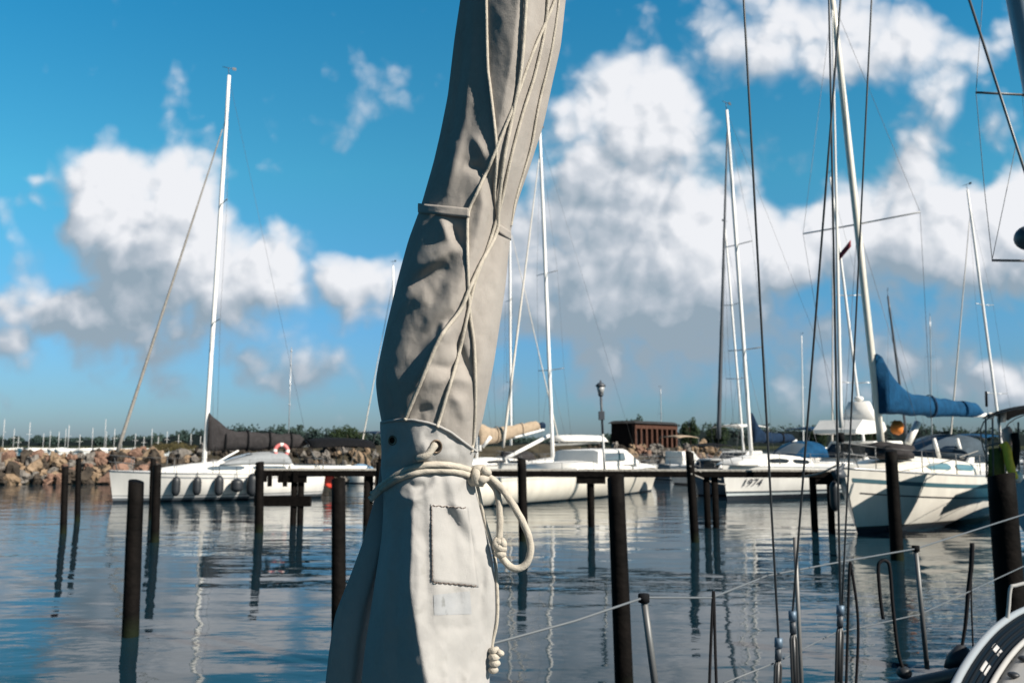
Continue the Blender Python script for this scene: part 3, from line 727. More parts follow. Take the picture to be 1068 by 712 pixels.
# --- the white sailboat on the left, bow to the left
def boat_left():
    b = Boat('sailboat', 'large white sailboat with dark grey sail cover and a row of dark fenders', 'sailboat',
             lvl(114, 491, 1.27), xy(331, 470, 38.0), 3.4, (1.27, 1.12, 1.12), hull_mat('hull_grey_band', [(-1, ANTI), (.07, (.16, .18, .20)), (.17, (.74, .74, .74)), (.235, (.16, .18, .20)), (.27, WHITE)]), tw=.8, rake=.28)
    b.stripe(.16, .022, mat('stripe_grey', (.22, .24, .27), .4), .0, .8)
    foot, top = mastpts(b, 213, 478, 239, 79)
    xm = foot.x
    b.cabin(xm - 3.6, xm + 2.2, 2.3, 1.1, .50, white, wm=clearw)
    b.mast(foot, top, .095, alum, (.36, .66), 1.0)
    b.shrouds(); b.backstay()
    b.forestay(.89, .062, mat('furled_grey', (.24, .23, .215), .85, var=.2), foot=(b.L / 2 - .1, 0, 1.42))
    b.guard(.05, .90, 6)
    g = foot + Vector((-.12, 0, .95)); e = b.loc(at(322, 440, b.wld((xm - 4.4, 0, 0)).y + .5)); 
    b.boom(g, (e.x, e.y * .5, g.z + .12), .07, charcoal, .40, rise=.75, straps=4)
    b.rail([foot + Vector((-.1, 0, .1)), g + Vector((-1.3, 0, -.1))], .04, 'kicker', alum)
    b.hood(xm - 3.3, xm - .5, 2.1, .52, mat('grey_canvas', (.26, .28, .30), .8, var=.1), clearw, zb=1.50)
    b.bimini(xm - 7.3, xm - 4.3, 2.7, 2.05, black, .42)
    q = MB(); q.loft([[(xm - 6.9, -1.25, 1.0), (xm - 6.9, -.95, 1.0), (xm - 6.9, -.95, 1.36), (xm - 6.9, -1.25, 1.36)], [(xm - 3.4, -1.3, 1.0), (xm - 3.4, -1.0, 1.0), (xm - 3.4, -1.0, 1.44), (xm - 3.4, -1.3, 1.44)]], smooth=False); b.part(q, 'coaming', white)
    q = MB(); q.loft([[(xm - 6.9, 1.25, 1.0), (xm - 6.9, .95, 1.0), (xm - 6.9, .95, 1.36), (xm - 6.9, 1.25, 1.36)], [(xm - 3.4, 1.3, 1.0), (xm - 3.4, 1.0, 1.0), (xm - 3.4, 1.0, 1.44), (xm - 3.4, 1.3, 1.44)]], smooth=False); b.part(q, 'coaming', white)
    # steering wheel, ladder frame
    q = MB(); ring = [Vector((xm - 6.0, .55 * math.cos(a), 1.75 + .55 * math.sin(a))) for a in [2 * PI * k / 24 for k in range(25)]]; q.tube(ring, .02, 6); b.part(q, 'steering_wheel', steel)
    # side of the hull that faces the camera
    side = 1 if b.wld((0, 1, 0)).y < b.wld((0, -1, 0)).y else -1
    words = ['foremost, hanging by itself nearest the bow', 'second from the bow', 'middle one of the five', 'fourth from the bow, beside a flat dark pad', 'hindmost, just left of the jetty end post']
    for i, px in enumerate((183, 205, 228, 246, 262)):
        x = None
        # column of the picture on the near side
        best = None
        for k in range(300):
            xx = -b.L / 2 + b.L * k / 300; p = b.wld((xx, side * b.hull_y(xx, .7), .7)); d = p - Vector((0, 0, EYE)); f = d.y * math.cos(TH) + d.z * math.sin(TH)
            er = abs(534 + FPX * d.x / f - px)
            if best is None or er < best[0]: best = (er, xx)
        x = best[1]; L = (.80, .76, .84, .55, .95)[i]; r = (.17, .17, .18, .25, .24)[i]
        p = b.wld((x, side * (b.hull_y(x, .62) + r + .03), .66)); tp = b.wld((x, side * b.hull_y(x, 1.1) * .99, b.dz(x) + .3))
        fender(p, L, r, rubber, f'dark fender on the left white sailboat, {words[i]}', 'fenders along the left sailboat', tp)
    # lifebuoy on the near rail, red dinghy flag at the stern
    bc = at(293.5, 470, b.wld((xm - 4.3, side * 1.3, 0)).y)
    lifebuoy(bc, .27, .085, (.35, -1, .15), 'pinkish red horseshoe style ring buoy with white bands on the rail of the left sailboat')
    st = b.wld((-b.L / 2 - .1, side * .6, 0))
    root = empty('ensign', (st.x, st.y, 1.05), 0, 'red ensign drooping from a short staff at the stern of the left sailboat', 'flag')
    q = MB(); g = [[(.05 + u * .50, .07 * math.sin(u * 9 + v * 2), .12 - u * .32 - v * .62) for v in np.linspace(0, 1, 8)] for u in np.linspace(0, 1, 10)]
    q.sheet(g); solid(q.build('cloth', redp, root), .012)
    q = MB(); q.tube([(0, 0, -.1), (.05, 0, .35)], .015, 6); q.build('staff', white, root)
    return b
BA = boat_left()
# --- motor cruiser behind the jetty, bow to the right
def cruiser():
    b = Boat('motor_cruiser', 'long white motor cruiser lying behind the jetty, bow pointing right', 'motor cruiser',
             lvl(686, 486, 1.22), xy(436, 470, 31.0), 3.9, (1.22, 1.12, 1.05), hull_mat('hull_cream', [(-1, ANTI), (.05, (.60, .58, .53)), (.09, (.74, .71, .63))]), tw=.9, rake=.9)
    b.stripe(.09, .03, mat('stripe_soft', (.52, .50, .47), .4), 0, .97)
    x = b.px_on_axis(633, 1.8)
    b.cabin(x - 4.2, x + 3.4, 3.0, 1.2, .46, white, win=False)
    # wheelhouse with raked screen
    q = MB(); rr = []
    for (xx, zz, w) in ((x - 2.4, 1.5, 1.32), (x - 2.3, 2.02, 1.26), (x - .05, 2.08, 1.18), (x + 1.1, 1.5, 1.15)):
        rr.append([(xx, -w, 1.4), (xx, -w, zz), (xx, -w * .8, zz + .06), (xx, w * .8, zz + .06), (xx, w, zz), (xx, w, 1.4)])
    q.loft(rr, smooth=False); wh = b.part(q, 'wheelhouse', white)
    for sd in (-1, 1):
        q = MB(); q.add([(x - 1.9, sd * 1.31, 1.62), (x - .2, sd * 1.25, 1.62), (x - .3, sd * 1.23, 1.96), (x - 1.8, sd * 1.275, 1.96)], [(0, 1, 2, 3)], 0, False); b.part(q, 'window', clearw, wh)
    q = MB(); q.add([(x + .10, -.98, 2.06), (x + .10, .98, 2.06), (x + .98, .95, 1.62), (x + .98, -.95, 1.62)], [(0, 1, 2, 3)], 0, False); b.part(q, 'windscreen', clearw, wh)
    for k in range(2):
        q = MB(); q.tube([(x + 1.4 + k * .9, -.5, 1.62 - .05 * k), (x + 1.9 + k * .9, -.5, 1.60 - .08 * k)], .03, 6); b.part(q, 'handrail', darkspar)
    b.guard(.25, .93, 6, .5)
    return b
BB = cruiser()
# --- sailboat behind the cruiser: white boom tent, tall white mast
def boat_behind():
    Y = 45.
    b = Boat('sailboat', 'sailboat with tall slim white mast and white boom tent, moored behind the motor cruiser', 'sailboat',
             xy(519, 480, 42.5), xy(668, 470, 49.5), 3.4, (1.35, 1.2, 1.15), hull_mat('hull_white_a', [(-1, ANTI), (.08, WHITE), (.1, WHITE)]))
    foot, top = mastpts(b, 577, 470, 563, 138)
    b.cabin(foot.x - 3.4, foot.x + 2, 2.2, 1.0, .45)
    b.mast(foot, top, .105, alum, (.27, .56), 1.05)
    b.shrouds(); b.backstay(); b.forestay(.95, .065, mat('furled_pale', (.60, .57, .52), .8, var=.1)); b.guard()
    g = foot + Vector((-.14, 0, 1.0)); b.boom(g, g + Vector((-3.5, 0, .12)), .07)
    q = MB(); rr = []
    for t in np.linspace(0, 1, 9):
        x = g.x - .1 - t * 3.5; z = g.z + .16 + .03 * math.sin(PI * t)
        rr.append([(x, -.62, z - .02), (x, -.35, z + .22), (x, 0, z + .34), (x, .35, z + .22), (x, .62, z - .02), (x, 0, z + .02)])
    q.loft(rr); b.part(q, 'boom_tent', whitec)
    b.hood(foot.x - 3.9, foot.x - 2.2, 2.1, .6, charcoal, None)
    q = MB(); p0 = b.loc(at(525, 479, b.root.location.y - 2.5)); p1 = b.loc(at(573, 454, b.root.location.y - .5)); q.tube([p0, p1], .10, 8); b.part(q, 'spinnaker_pole', alum)
    return b
boat_behind()
def boat_beige():
    b = Boat('sailboat', 'sailboat with beige sail cover on its boom, half hidden by the canvas cover', 'sailboat',
             xy(440, 480, 43), xy(590, 472, 52), 3.3, (1.3, 1.15, 1.1), hull_mat('hull_white_b', [(-1, ANTI), (.08, WHITE), (.1, WHITE)]))
    foot, top = mastpts(b, 497, 470, 503, 190)
    b.cabin(foot.x - 3.2, foot.x + 2, 2.2, 1.0, .42)
    b.mast(foot, top, .085, alum, (.45, .72), .9); b.shrouds(); b.guard()
    g = foot + Vector((-.1, 0, 1.0)); e = b.loc(at(566, 446, b.wld((foot.x - 4, 0, 0)).y))
    b.boom(g, e, .08, beigec, .40, rise=.5, straps=2, sm=beigec)
    q = MB(); q.ball(e + Vector((.05, 0, .12)), .25, (1.1, .7, .9), 8); b.part(q, 'cover_end', navyc)
    b.rail([b.loc(at(537, 456, b.root.location.y - 2)), b.loc(at(567, 448, b.root.location.y))], .07, 'boom_crutch', alum)
    for px, py, p2, q2 in ((500.5, 470, 500.3, 455), (503, 466, 512, 455)):
        b.rail([b.loc(at(px, py, 46)), b.loc(at(p2, q2, 46))], .10, 'davit', alum, 8)
    b.hood(foot.x - 3.7, foot.x - 2.2, 2.0, .6, charcoal)
    return b
boat_beige()
def mast_only(name_label, px, Y, tpx, tpy, fpy=472, r=.08, m=alum, sp=(.4, .7), spw=.9, length=9., rz=.9, group=None, stay=True, hull=None):
    w = at(px, fpy, Y); d = Vector((math.cos(rz), math.sin(rz))) * length
    b = Boat('sailboat', name_label, 'sailboat', (w.x + d.x * .4, w.y + d.y * .4), (w.x - d.x * .6, w.y - d.y * .6), length * .31, (1.15, 1.0, 1.0), hull or hull_mat('hull_plain', [(-1, ANTI), (.08, WHITE), (.1, WHITE)]), group=group)
    foot = b.loc((w.x, w.y, 1.1)); top = b.loc(at(tpx, tpy, Y))
    b.cabin(foot.x - 3, foot.x + 1.6, 2., 1., .4); b.mast(foot, top, r, m, sp, spw); b.shrouds()
    if stay: b.forestay(.92, .05, mat('furled_pale', (.60, .57, .52), .8), drum=False)
    return b
mast_only('sailboat with plain white mast just left of the tall mast with the boom tent', 533, 62, 531.5, 215, 462, .10, alum, (.62, .30), .9, 11, .3)
mast_only('sailboat whose white masthead peeks out just left of the canvas cover', 412, 66, 410, 277, 470, .09, alum, (.4, .7), .8, 10, 2.6)
# --- right-centre sailboat with lettering on the bow
def boat_number():
    b = Boat('sailboat', 'white sailboat with dark lettering on its bow and a navy sail cover, behind the jetty', 'sailboat',
             xy(753, 483, 34.8), xy(905, 470, 41.5), 3.6, (1.52, 1.30, 1.22), hull_mat('hull_dark_band', [(-1, ANTI), (.20, (.62, .68, .70)), (.29, (.05, .07, .09)), (.36, WHITE)]), rake=.35)
    foot, top = mastpts(b, 784, 455, 758, 115, zf=1.75)
    b.cabin(foot.x - 2.9, foot.x + 1.7, 2.3, 1.2, .52, white, wm=glass)
    b.mast(foot, top, .085, alum, (.30, .60), .95); b.shrouds(); b.backstay(); b.guard(.05, .93, 7)
    b.forestay(.97, .085, darkspar, foot=b.loc(at(749, 472, b.wld((b.L / 2 - .4, 0, 0)).y)), drum=False)
    g = foot + Vector((-.1, 0, .75)); e = b.loc(at(823, 440, b.wld((foot.x - 3.4, 0, 0)).y))
    b.boom(g, (g.x - 3.3, e.y * .3, g.z + .02), .06, navyc, .23, rise=.75, straps=2, sm=black)
    b.hood(foot.x - 4.0, foot.x - 2.3, 2.1, .75, bluec, clearw, zb=1.75)
    side = 1 if b.wld((0, 1, 0)).y < b.wld((0, -1, 0)).y else -1
    # lettering that follows the hull
    cu = bpy.data.curves.new('lettering', 'FONT'); cu.body = '1974'; cu.size = .44; cu.shear = .35; cu.extrude = .002; cu.resolution_u = 3
    to = bpy.data.objects.new('lettering_src', cu); C.objects.link(to)
    me = bpy.data.meshes.new_from_object(to.evaluated_get(bpy.context.evaluated_depsgraph_get())); bpy.data.objects.remove(to)
    x0 = None
    best = None
    for k in range(400):
        xx = -b.L / 2 + b.L * k / 400; p = b.wld((xx, side * b.hull_y(xx, .8), .8)); d = p - Vector((0, 0, EYE)); f = d.y * math.cos(TH) + d.z * math.sin(TH)
        er = abs(534 + FPX * d.x / f - 773)
        if best is None or er < best[0]: best = (er, xx)
    x0 = best[1]
    for v in me.vertices:
        x = x0 - v.co.x * (1 if side == 1 else -1) * (1); z = .60 + v.co.y
        v.co = (x, side * (b.hull_y(x, z) + .012 + abs(v.co.z)), z)
    me.materials.clear(); me.materials.append(mat('navy_letter', (.02, .025, .05), .5))
    o = bpy.data.objects.new('lettering', me); C.objects.link(o); o.parent = b.root
    return b
BC = boat_number()
# --- big cream sailboat on the right, bow towards the jetty
def boat_right():
    bow = at(879, 487, 21.9); d = Vector((.70, .714)).normalized()
    b = Boat('sailboat', 'cream sailboat with teal stripe and big blue sail cover, at the right end of jetty', 'sailboat',
             (bow.x, bow.y), (bow.x + d.x * 11.4, bow.y + d.y * 11.4), 3.7, (1.74, 1.42, 1.36), hull_mat('hull_cream_d', [(-1, ANTI), (.10, (.05, .05, .05)), (.16, (.74, .72, .66))]), tw=.74, rake=1.0, draft=.6)
    b.stripe(.30, .055, mat('stripe_teal', (.05, .12, .15), .4), 0, .985); b.stripe(.64, .018, mat('stripe_black', (.03, .03, .035), .4), 0, .97)
    foot, top = mastpts(b, 921, 470, 867, -12, zf=1.95)
    Ym = b.wld((foot.x, 0, 0)).y
    b.cabin(foot.x - 4.6, foot.x + 1.6, 2.5, 1.3, .52, cream, wm=mat('teal_window', (.10, .17, .20), .1))
    b.mast(foot, top, .105, cream, (.48,), 1.75)
    b.shrouds(); b.guard(.06, .92, 7, .62)
    b.forestay(.985, .05, mat('furled_white', (.66, .66, .64), .7), foot=b.loc(at(877.5, 468, 21.9)))
    g = b.loc(at(919, 428, Ym - .1)); e = b.loc(at(1028, 433, 27.2))
    b.boom(g, e, .08, bluec, .31, rise=1.0, straps=1, sm=navyc)
    b.rail([b.loc(at(947, 462, 25.6)), b.loc(at(957, 441, 25.9))], .11, 'cowl_pipe', white, 10)
    b.hood(foot.x - 6.0, foot.x - 4.0, 2.3, .75, mat('slate_canvas', (.05, .07, .09), .8, var=.2), clearw, zb=1.95)
    for px in (974, 998):
        b.rail([b.loc(at(px + 6, 478, 26.6)), b.loc(at(px, 457, 26.6))], .06, 'stanchion_post', white, 8)
    q = MB(); c = b.loc(at(936, 446, 25.3)); q.ball(c, .22, (1, .9, 1), 9, 0, .3, 4); b.part(q, 'sail_bag', orangep)
    q = MB(); c = b.loc(at(930, 471, 23.8)); q.ball(c, .62, (1.5, .9, .42), 10, 0, .5, 9); b.part(q, 'stowed_sail', charcoal)
    # anchor on the bow roller
    q = MB(); q.tube([b.loc(at(880, 484, 21.75)), b.loc(at(872, 494, 21.5))], .05, 6); q.loft([[b.loc(at(866, 491, 21.45)), b.loc(at(880, 489, 21.5)), b.loc(at(884, 497, 21.6)), b.loc(at(870, 500, 21.4))], [b.loc(at(869, 494, 21.65)), b.loc(at(878, 493, 21.7)), b.loc(at(879, 498, 21.75)), b.loc(at(872, 499, 21.6))]]); b.part(q, 'anchor', darkspar)
    fender(at(870.5, 517, 21.9), .78, .13, rubber, 'long black fender hanging under the bow of the cream sailboat', 'fenders at the right end of the jetty', at(873, 494, 22.0))
    bg = b.loc(at(888, 250, Ym - .4))
    q = MB(); g2 = [[bg + Vector((.0, -.02 - u * .42, -u * .42 - v * .20)) for v in (0, .5, 1)] for u in np.linspace(0, 1, 6)]; q.sheet(g2); solid(b.part(q, 'pennant', mat('pennant_red', (.28, .03, .05), .7)), .01)
    return b
BD = boat_right()
mast_only('far sailboat with a bare white raked mast near the right edge, above the black bimini', 1046, 50, 1009, 198, 466, .085, alum, (.25, .57), 1.0, 10, 2.0)
mast_only('sailboat with a short dark bare mast standing above the blue sail cover', 949, 44, 926, 309, 470, .065, darkspar, (), .6, 9, 1.2, stay=False)
mast_only('sailboat whose thin white mast rises between the crossing shrouds, left of the thick white mast', 903, 46, 866, 185, 466, .075, alum, (.28, .58), 1.1, 10, 1.7)
mast_only('sailboat with a pale mast standing just left of the navy sail cover', 776, 52, 756, 236, 462, .07, alum, (.35, .66), .8, 10, .7, stay=False)
# --- boat at the right edge
def boat_edge():
    st = at(1050, 500, 14.6)
    b = Boat('sailboat', 'blue grey sailboat at the right edge with black bimini and yellow and olive gear', 'sailboat',
             (13.55 + 6.8, 20.0 + 6.9), (13.55, 20.0), 3.2, (1.7, 1.52, 1.5), hull_mat('hull_blue_grey', [(-1, ANTI), (.10, (.26, .38, .47)), (.2, (.30, .43, .52))]), tw=.85, rake=.8)
    b.cabin(-2.0, 3.0, 2.3, 1.1, .5); b.guard(.04, .93, 6, .62)
    foot = Vector((.9, 0, 1.6)); b.mast(foot, b.loc(at(1120, -320, b.wld(foot).y)), .10, alum, (.47, .7), 1.9)
    b.shrouds(); b.backstay()
    b.bimini(-b.L / 2 - 1.25, -b.L / 2 + 1.0, 3.1, b.loc(at(1045, 436, 20.5)).z - .1, black, .30)
    b.boom(foot + Vector((-.1, 0, 1.35)), (-2.6, 0, 3.05), .07, navyc, .2)
    W2 = lambda px, py, Y=14.3: b.loc(at(px, py, Y + 5.9))
    q = MB(); q.loft([[W2(1030, 497), W2(1048, 498), W2(1049, 499, 14.5), W2(1030, 498, 14.5)], [W2(1031, 468), W2(1046, 466), W2(1047, 466, 14.5), W2(1031, 468, 14.5)]]); b.part(q, 'dodger', olive)
    q = MB(); q.tube(spline([W2(1046, 462, 14.2), W2(1050, 468, 14.15), W2(1052, 480, 14.15), W2(1055, 491, 14.15), W2(1058, 498, 14.2)], 6), .10, 8); b.part(q, 'rescue_sling', yellowp)
    q = MB(); q.tube(spline([W2(1058, 452, 14.2), W2(1060, 465, 14.1), W2(1059, 478, 14.15), W2(1056, 487, 14.2)], 6), .085, 8); b.part(q, 'coiled_line', black)
    q = MB(); q.ball(W2(1051, 455, 14.4), .22, (.8, .6, 1.1), 8, 0, .3, 5); b.part(q, 'gear_bag', mat('pale_pink_bag', (.55, .42, .38), .8))
    q = MB(); q.ball(W2(1060, 497, 14.3), .16, (1.2, 1, .9), 8, 0, .3, 6); b.part(q, 'deck_bag', whitec)
    for px, y0, y1 in ((1028, 498, 436), (1035, 498, 430), (1042, 470, 432), (1062, 499, 440)):
        b.rail([W2(px + 1, y0), W2(px, y1)], .022, 'gantry_post', steel, 7)
    b.rail([W2(1027, 466), W2(1040, 462), W2(1056, 466)], .02, 'gantry_rail', steel, 7)
    q = MB(); q.ball(W2(1033, 433.5), .09, (1, 1, 1), 8); b.part(q, 'stern_lamp', whitec)
    q = MB(); q.loft([[W2(1040, 441, 14.6), W2(1049, 440, 14.6), W2(1049, 440, 14.7), W2(1040, 441, 14.7)], [W2(1041, 431, 14.6), W2(1050, 429, 14.6), W2(1050, 429, 14.7), W2(1041, 431, 14.7)]]); b.part(q, 'instrument_panel', white)
    q = MB(); q.tube([W2(1029, 424), W2(1028.5, 408)], .03, 6); b.part(q, 'antenna', black)
    return b
BE = boat_edge()

# --- small motor boats behind
def motorboat(label, pxl, pxr, Yl, Yr, fb, hm, cab=None, canopy=None, bow_right=True, top=None, w=2.4, name='motorboat'):
    p, q_ = xy(pxl, 475, Yl), xy(pxr, 475, Yr)
    b = Boat(name, label, 'motorboat', q_ if bow_right else p, p if bow_right else q_, w, (fb * 1.15, fb, fb), hm, tw=.9, rake=.7)
    if cab:
        h, x0, x1 = cab; L = b.L
        q = MB(); z = fb - .05; rr = []
        for (xx, hh) in ((x0, h), (x0 + .1, h + .02), (x1 - .45 * h, h), (x1 + .45 * h, .12)):
            rr.append([(xx, -w * .42, z), (xx, -w * .38, z + hh), (xx, w * .38, z + hh), (xx, w * .42, z)])
        q.loft(rr, smooth=False); c = b.part(q, 'cabin', white)
        for sd in (1, -1):
            q = MB(); q.add([(x0 + .3, sd * (w * .405 + .015), z + h * .5), (x1 - .5 * h, sd * (w * .405 + .015), z + h * .5), (x1 - .6 * h, sd * (w * .388 + .015), z + h * .86), (x0 + .3, sd * (w * .388 + .015), z + h * .86)], [(0, 1, 2, 3)], 0, False); b.part(q, 'window', glass, c)
        q = MB(); q.add([(x1 - .40 * h + .02, -w * .34, z + h * .93), (x1 - .40 * h + .02, w * .34, z + h * .93), (x1 + .30 * h, w * .36, z + h * .32), (x1 + .30 * h, -w * .36, z + h * .32)], [(0, 1, 2, 3)], 0, False); b.part(q, 'windscreen', glass, c)
    if canopy:
        m, zc, x0, x1 = canopy
        b.bimini(x0, x1, w * .9, zc, m, .12)
    b.guard(.4, .93, 4, .5)
    return b
HW = lambda n, c=WHITE: hull_mat(n, [(-1, ANTI), (.06, c), (.1, c)])
motorboat('small white cabin boat with a navy canopy, just left of the canvas cover', 376, 424, 60, 56, .95, HW('hull_w1'), (1.15, -1.2, .6), (navyc, 3.0, -1.6, .6), True, w=2.4)
q = None
def covered_boat():
    b = Boat('dinghy', 'small open boat under a pale blue tarpaulin beyond the jetty', 'dinghy', xy(356, 480, 50), xy(391, 480, 50.5), 1.7, (.85, .75, .75), HW('hull_w2'), tw=.85)
    q = MB(); rr = []
    for t in np.linspace(0, 1, 10):
        x = -b.L / 2 + .1 + (b.L - .4) * t; w = b.hb(min(.97, t)) + .06; z = b.dz(x); h = .42 * math.sin(PI * min(1, t * .8 + .15))
        rr.append([(x, -w, z - .12), (x, -w * .95, z + .05), (x, -w * .4, z + h * .9), (x, 0, z + h), (x, w * .4, z + h * .9), (x, w * .95, z + .05), (x, w, z - .12)])
    q.loft(rr); b.part(q, 'tarpaulin', mat('pale_blue_tarp', (.13, .24, .36), .7, var=.2, scale=3))
covered_boat()
motorboat('white motorboat with long white hardtop on thin posts, left of the navy sail cover', 738, 800, 46, 49, 1.0, HW('hull_w3'), (1.0, -1.0, .7), (whitec, 3.25, -1.5, 1.0), False, w=2.4)
motorboat('grey blue motorboat with a dark canopy behind the jetty, left of the lettered sailboat', 722, 764, 38, 40, .95, HW('hull_g4', (.24, .30, .36)), (.75, -.7, .5), (black, 2.15, -.4, .8), False, w=2.0)
def flybridge():
    b = motorboat('white flybridge motor yacht with dark windows, behind the bow of the cream sailboat', 842, 945, 41, 46, 1.3, HW('hull_w5'), (1.25, -2.0, 1.2), None, False, w=3.3, name='motor_yacht')
    p = b.loc(at(884, 441, 43)); x = p.x
    q = MB(); rr = []
    for (xx, lo, hi) in ((x - 1.5, 3.05, 3.15), (x - 1.3, 2.95, 3.5), (x + .6, 2.85, 3.6), (x + 1.2, 2.9, 3.1)):
        rr.append([(xx, -1.2, lo), (xx, -1.25, hi), (xx, 1.25, hi), (xx, 1.2, lo)])
    q.loft(rr, smooth=False); b.part(q, 'flybridge', white)
    q = MB(); q.loft([[(x - 1.4, -1.0, 3.5), (x - .8, -1.0, 3.5), (x - .8, 1.0, 3.5), (x - 1.4, 1.0, 3.5)], [(x - 1.3, -.5, 4.6), (x - .9, -.5, 4.6), (x - .9, .5, 4.6), (x - 1.3, .5, 4.6)]]); b.part(q, 'radar_arch', white)
    q = MB(); q.ball((x - 1.1, 0, 4.75), .25, (1, 1, .6), 8); b.part(q, 'radar_dome', white)
flybridge()
motorboat('low pale motorboat with dark canopy between the cream sailboat and the black bimini', 958, 1036, 38, 41, 1.1, HW('hull_w6'), (.9, -1.2, .9), (bluec, 2.6, -2.2, -.3), False, w=2.7)

motorboat('small white open boat with dark windscreen, just right of the left sailboat', 334, 372, 56, 58, .8, HW('hull_w8'), (.65, -.4, .6), None, True, w=1.9)
motorboat('grey hulled motorboat with a beige canopy behind the tall slim piling', 688, 738, 55, 57, 1.0, HW('hull_w9', (.30, .33, .36)), (.9, -.9, .5), (beigec, 2.7, -1.3, .5), True, w=2.2)
motorboat('white motorboat with a blue canopy on the far side of the lettered sailboat', 806, 866, 47, 49, 1.1, HW('hull_w10'), (1.1, -1.2, .8), (bluec, 3.1, -1.9, .2), False, w=2.5)
mast_only('sailboat with a thin grey mast far behind the red brick shed', 690, 130, 689, 405, 468, .08, spar, (.6,), .8, 9, .4, stay=False)
mast_only('sailboat with a thin grey mast far behind the blue sail cover', 972, 120, 970, 330, 468, .08, spar, (.4, .7), .9, 10, .9, stay=False)
mast_only('sailboat with a short pale mast far behind the lettered sailboat', 838, 125, 836, 350, 468, .08, alum, (.55,), .9, 10, 2.4, stay=False)

# ------------------------------------------------------------------ jetty, its lamp, mooring pilings
def jetty():
    A = Vector((at(266, 490, 24.6).x, 24.6)); B = Vector((at(884, 490, 23.4).x, 23.4)); d = B - A; L = d.length; rz = math.atan2(d.y, d.x)
    root = empty('jetty', (A.x, A.y, 0), rz, 'long low timber jetty on dark posts between the left sailboat and the cream one', 'jetty')
    Z = 1.60
    q = MB(); q.box((0, -.07, Z - .17), (L, .09, Z - .005)); bevel(q.build('beam', tar, root), .01)
    q = MB(); q.box((0, .58, Z - .17), (L, .70, Z - .005)); q.build('beam', tar, root)
    x = 0.; i = 0
    q = MB()
    while x < L - .15:
        q.box((x + .008, -.03, Z), (x + .142, .68, Z + .04)); x += .15
    q.build('deck', planks, root)
    r = random.Random(2)
    def local_x(px):
        return (at(px, 500, (A + d * .5).y).x - A.x) / d.x * L
    for px in (300, 309, 379, 616, 842, 858, 470, 744, 735):
        lx = local_x(px)
        for yy in (.12, .60):
            if px in (300, 309, 842, 858, 744, 735) and yy > .5: continue
            q = MB(); q.tube([(lx + r.uniform(-.02, .02), yy, -1.2), (lx + r.uniform(-.03, .03), yy, Z - .04)], .095, 10); q.build('post', tar, root)
        if px in (616, 858, 300):
            q = MB(); q.box((lx - .42, -.04, Z - .36), (lx + .42, .06, Z - .173)); q.build('bracket', tar, root)
    # boarded end by the left sailboat
    for k in (0, 1, 2, 4, 5, 7):
        x0 = .12 + k * .155
        q = MB(); q.box((x0, -.115, 1.0 + .13 * ((k * 2) % 3)), (x0 + .13, -.072, Z - .03)); q.build('fender_board', tar, root)
    q = MB(); q.box((0, .0, .55), (1.7, .15, .85)); q.build('cross_beam', tar, root)
    return root
jetty()
def lamp():
    b = at(630.5, 488, 23.9); t = at(626, 398, 23.9)
    root = empty('lamp_post', (b.x, b.y, 1.65), 0, 'black lantern on a slim dark post with a white lower section, standing on the jetty', 'lamp post')
    h = t.z - 1.65; dx = t.x - b.x
    P = lambda s: Vector((dx * s, 0, h * s))
    q = MB(); q.tube([P(0), P(.40)], .035, 8); q.build('lower_pole', mat('worn_white_paint', (.45, .46, .46), .5, var=.4, scale=9), root)
    q = MB(); q.tube([P(.40), P(.86)], .035, 8); q.build('pole', darkspar, root)
    q = MB(); q.box((P(.58).x - .10, -.08, P(.56).z), (P(.58).x + .07, .08, P(.66).z)); bevel(q.build('switch_box', darkspar, root), .01)
    p = P(.88)
    q = MB(); q.loft([[p + Vector((0.075 * math.cos(a), 0.075 * math.sin(a), -.06)) for a in np.linspace(0, 2 * PI, 9)[:-1]], [p + Vector((0.128 * math.cos(a), 0.128 * math.sin(a), .17)) for a in np.linspace(0, 2 * PI, 9)[:-1]]]); q.build('lantern_glass', mat('frosted_lamp', (.30, .31, .32), .3), root)
    q = MB(); q.loft([[p + Vector((r * math.cos(a), r * math.sin(a), z)) for a in np.linspace(0, 2 * PI, 13)[:-1]] for r, z in ((.15, .17), (.16, .19), (.09, .26), (.03, .29), (.022, .35))]); q.build('lantern_cap', darkspar, root)
    q = MB(); q.loft([[p + Vector((r * math.cos(a), r * math.sin(a), z)) for a in np.linspace(0, 2 * PI, 9)[:-1]] for r, z in ((.03, -.14), (.08, -.09), (.08, -.06))]); q.build('lantern_base', darkspar, root)
lamp()
def piling(label, tx, ty, bx, Y, wpx, top=True):
    """tx,ty: head; bx: column where it meets the water"""
    t = at(tx, ty, Y); base = at(bx, prow(Y), Y); r = wpx / FPX * Y / 2
    dx = base.x - t.x; z0 = -1.6; x0 = base.x + dx * (1.6 / t.z)
    root = empty('mooring_piling', (base.x, Y, 0), 0, label, 'piling', 'dark mooring pilings')
    q = MB(); rings = []; rr = random.Random(int(tx)); n = 14
    for i in range(15):
        s = i / 14; z = z0 + (t.z - z0) * s; x = (x0 + (t.x - x0) * s) - base.x
        rings.append([(x + r * (1.08 - .14 * s) * (1 + .05 * mn.noise(Vector((k, z * 1.4, tx)))) * math.cos(2 * PI * k / n), r * (1.08 - .14 * s) * math.sin(2 * PI * k / n), z + (0 if i < 14 else .03 * math.cos(2 * PI * k / n + tx))) for k in range(n)])
    q.loft(rings); q.build('shaft', pile_m, root)
    return root
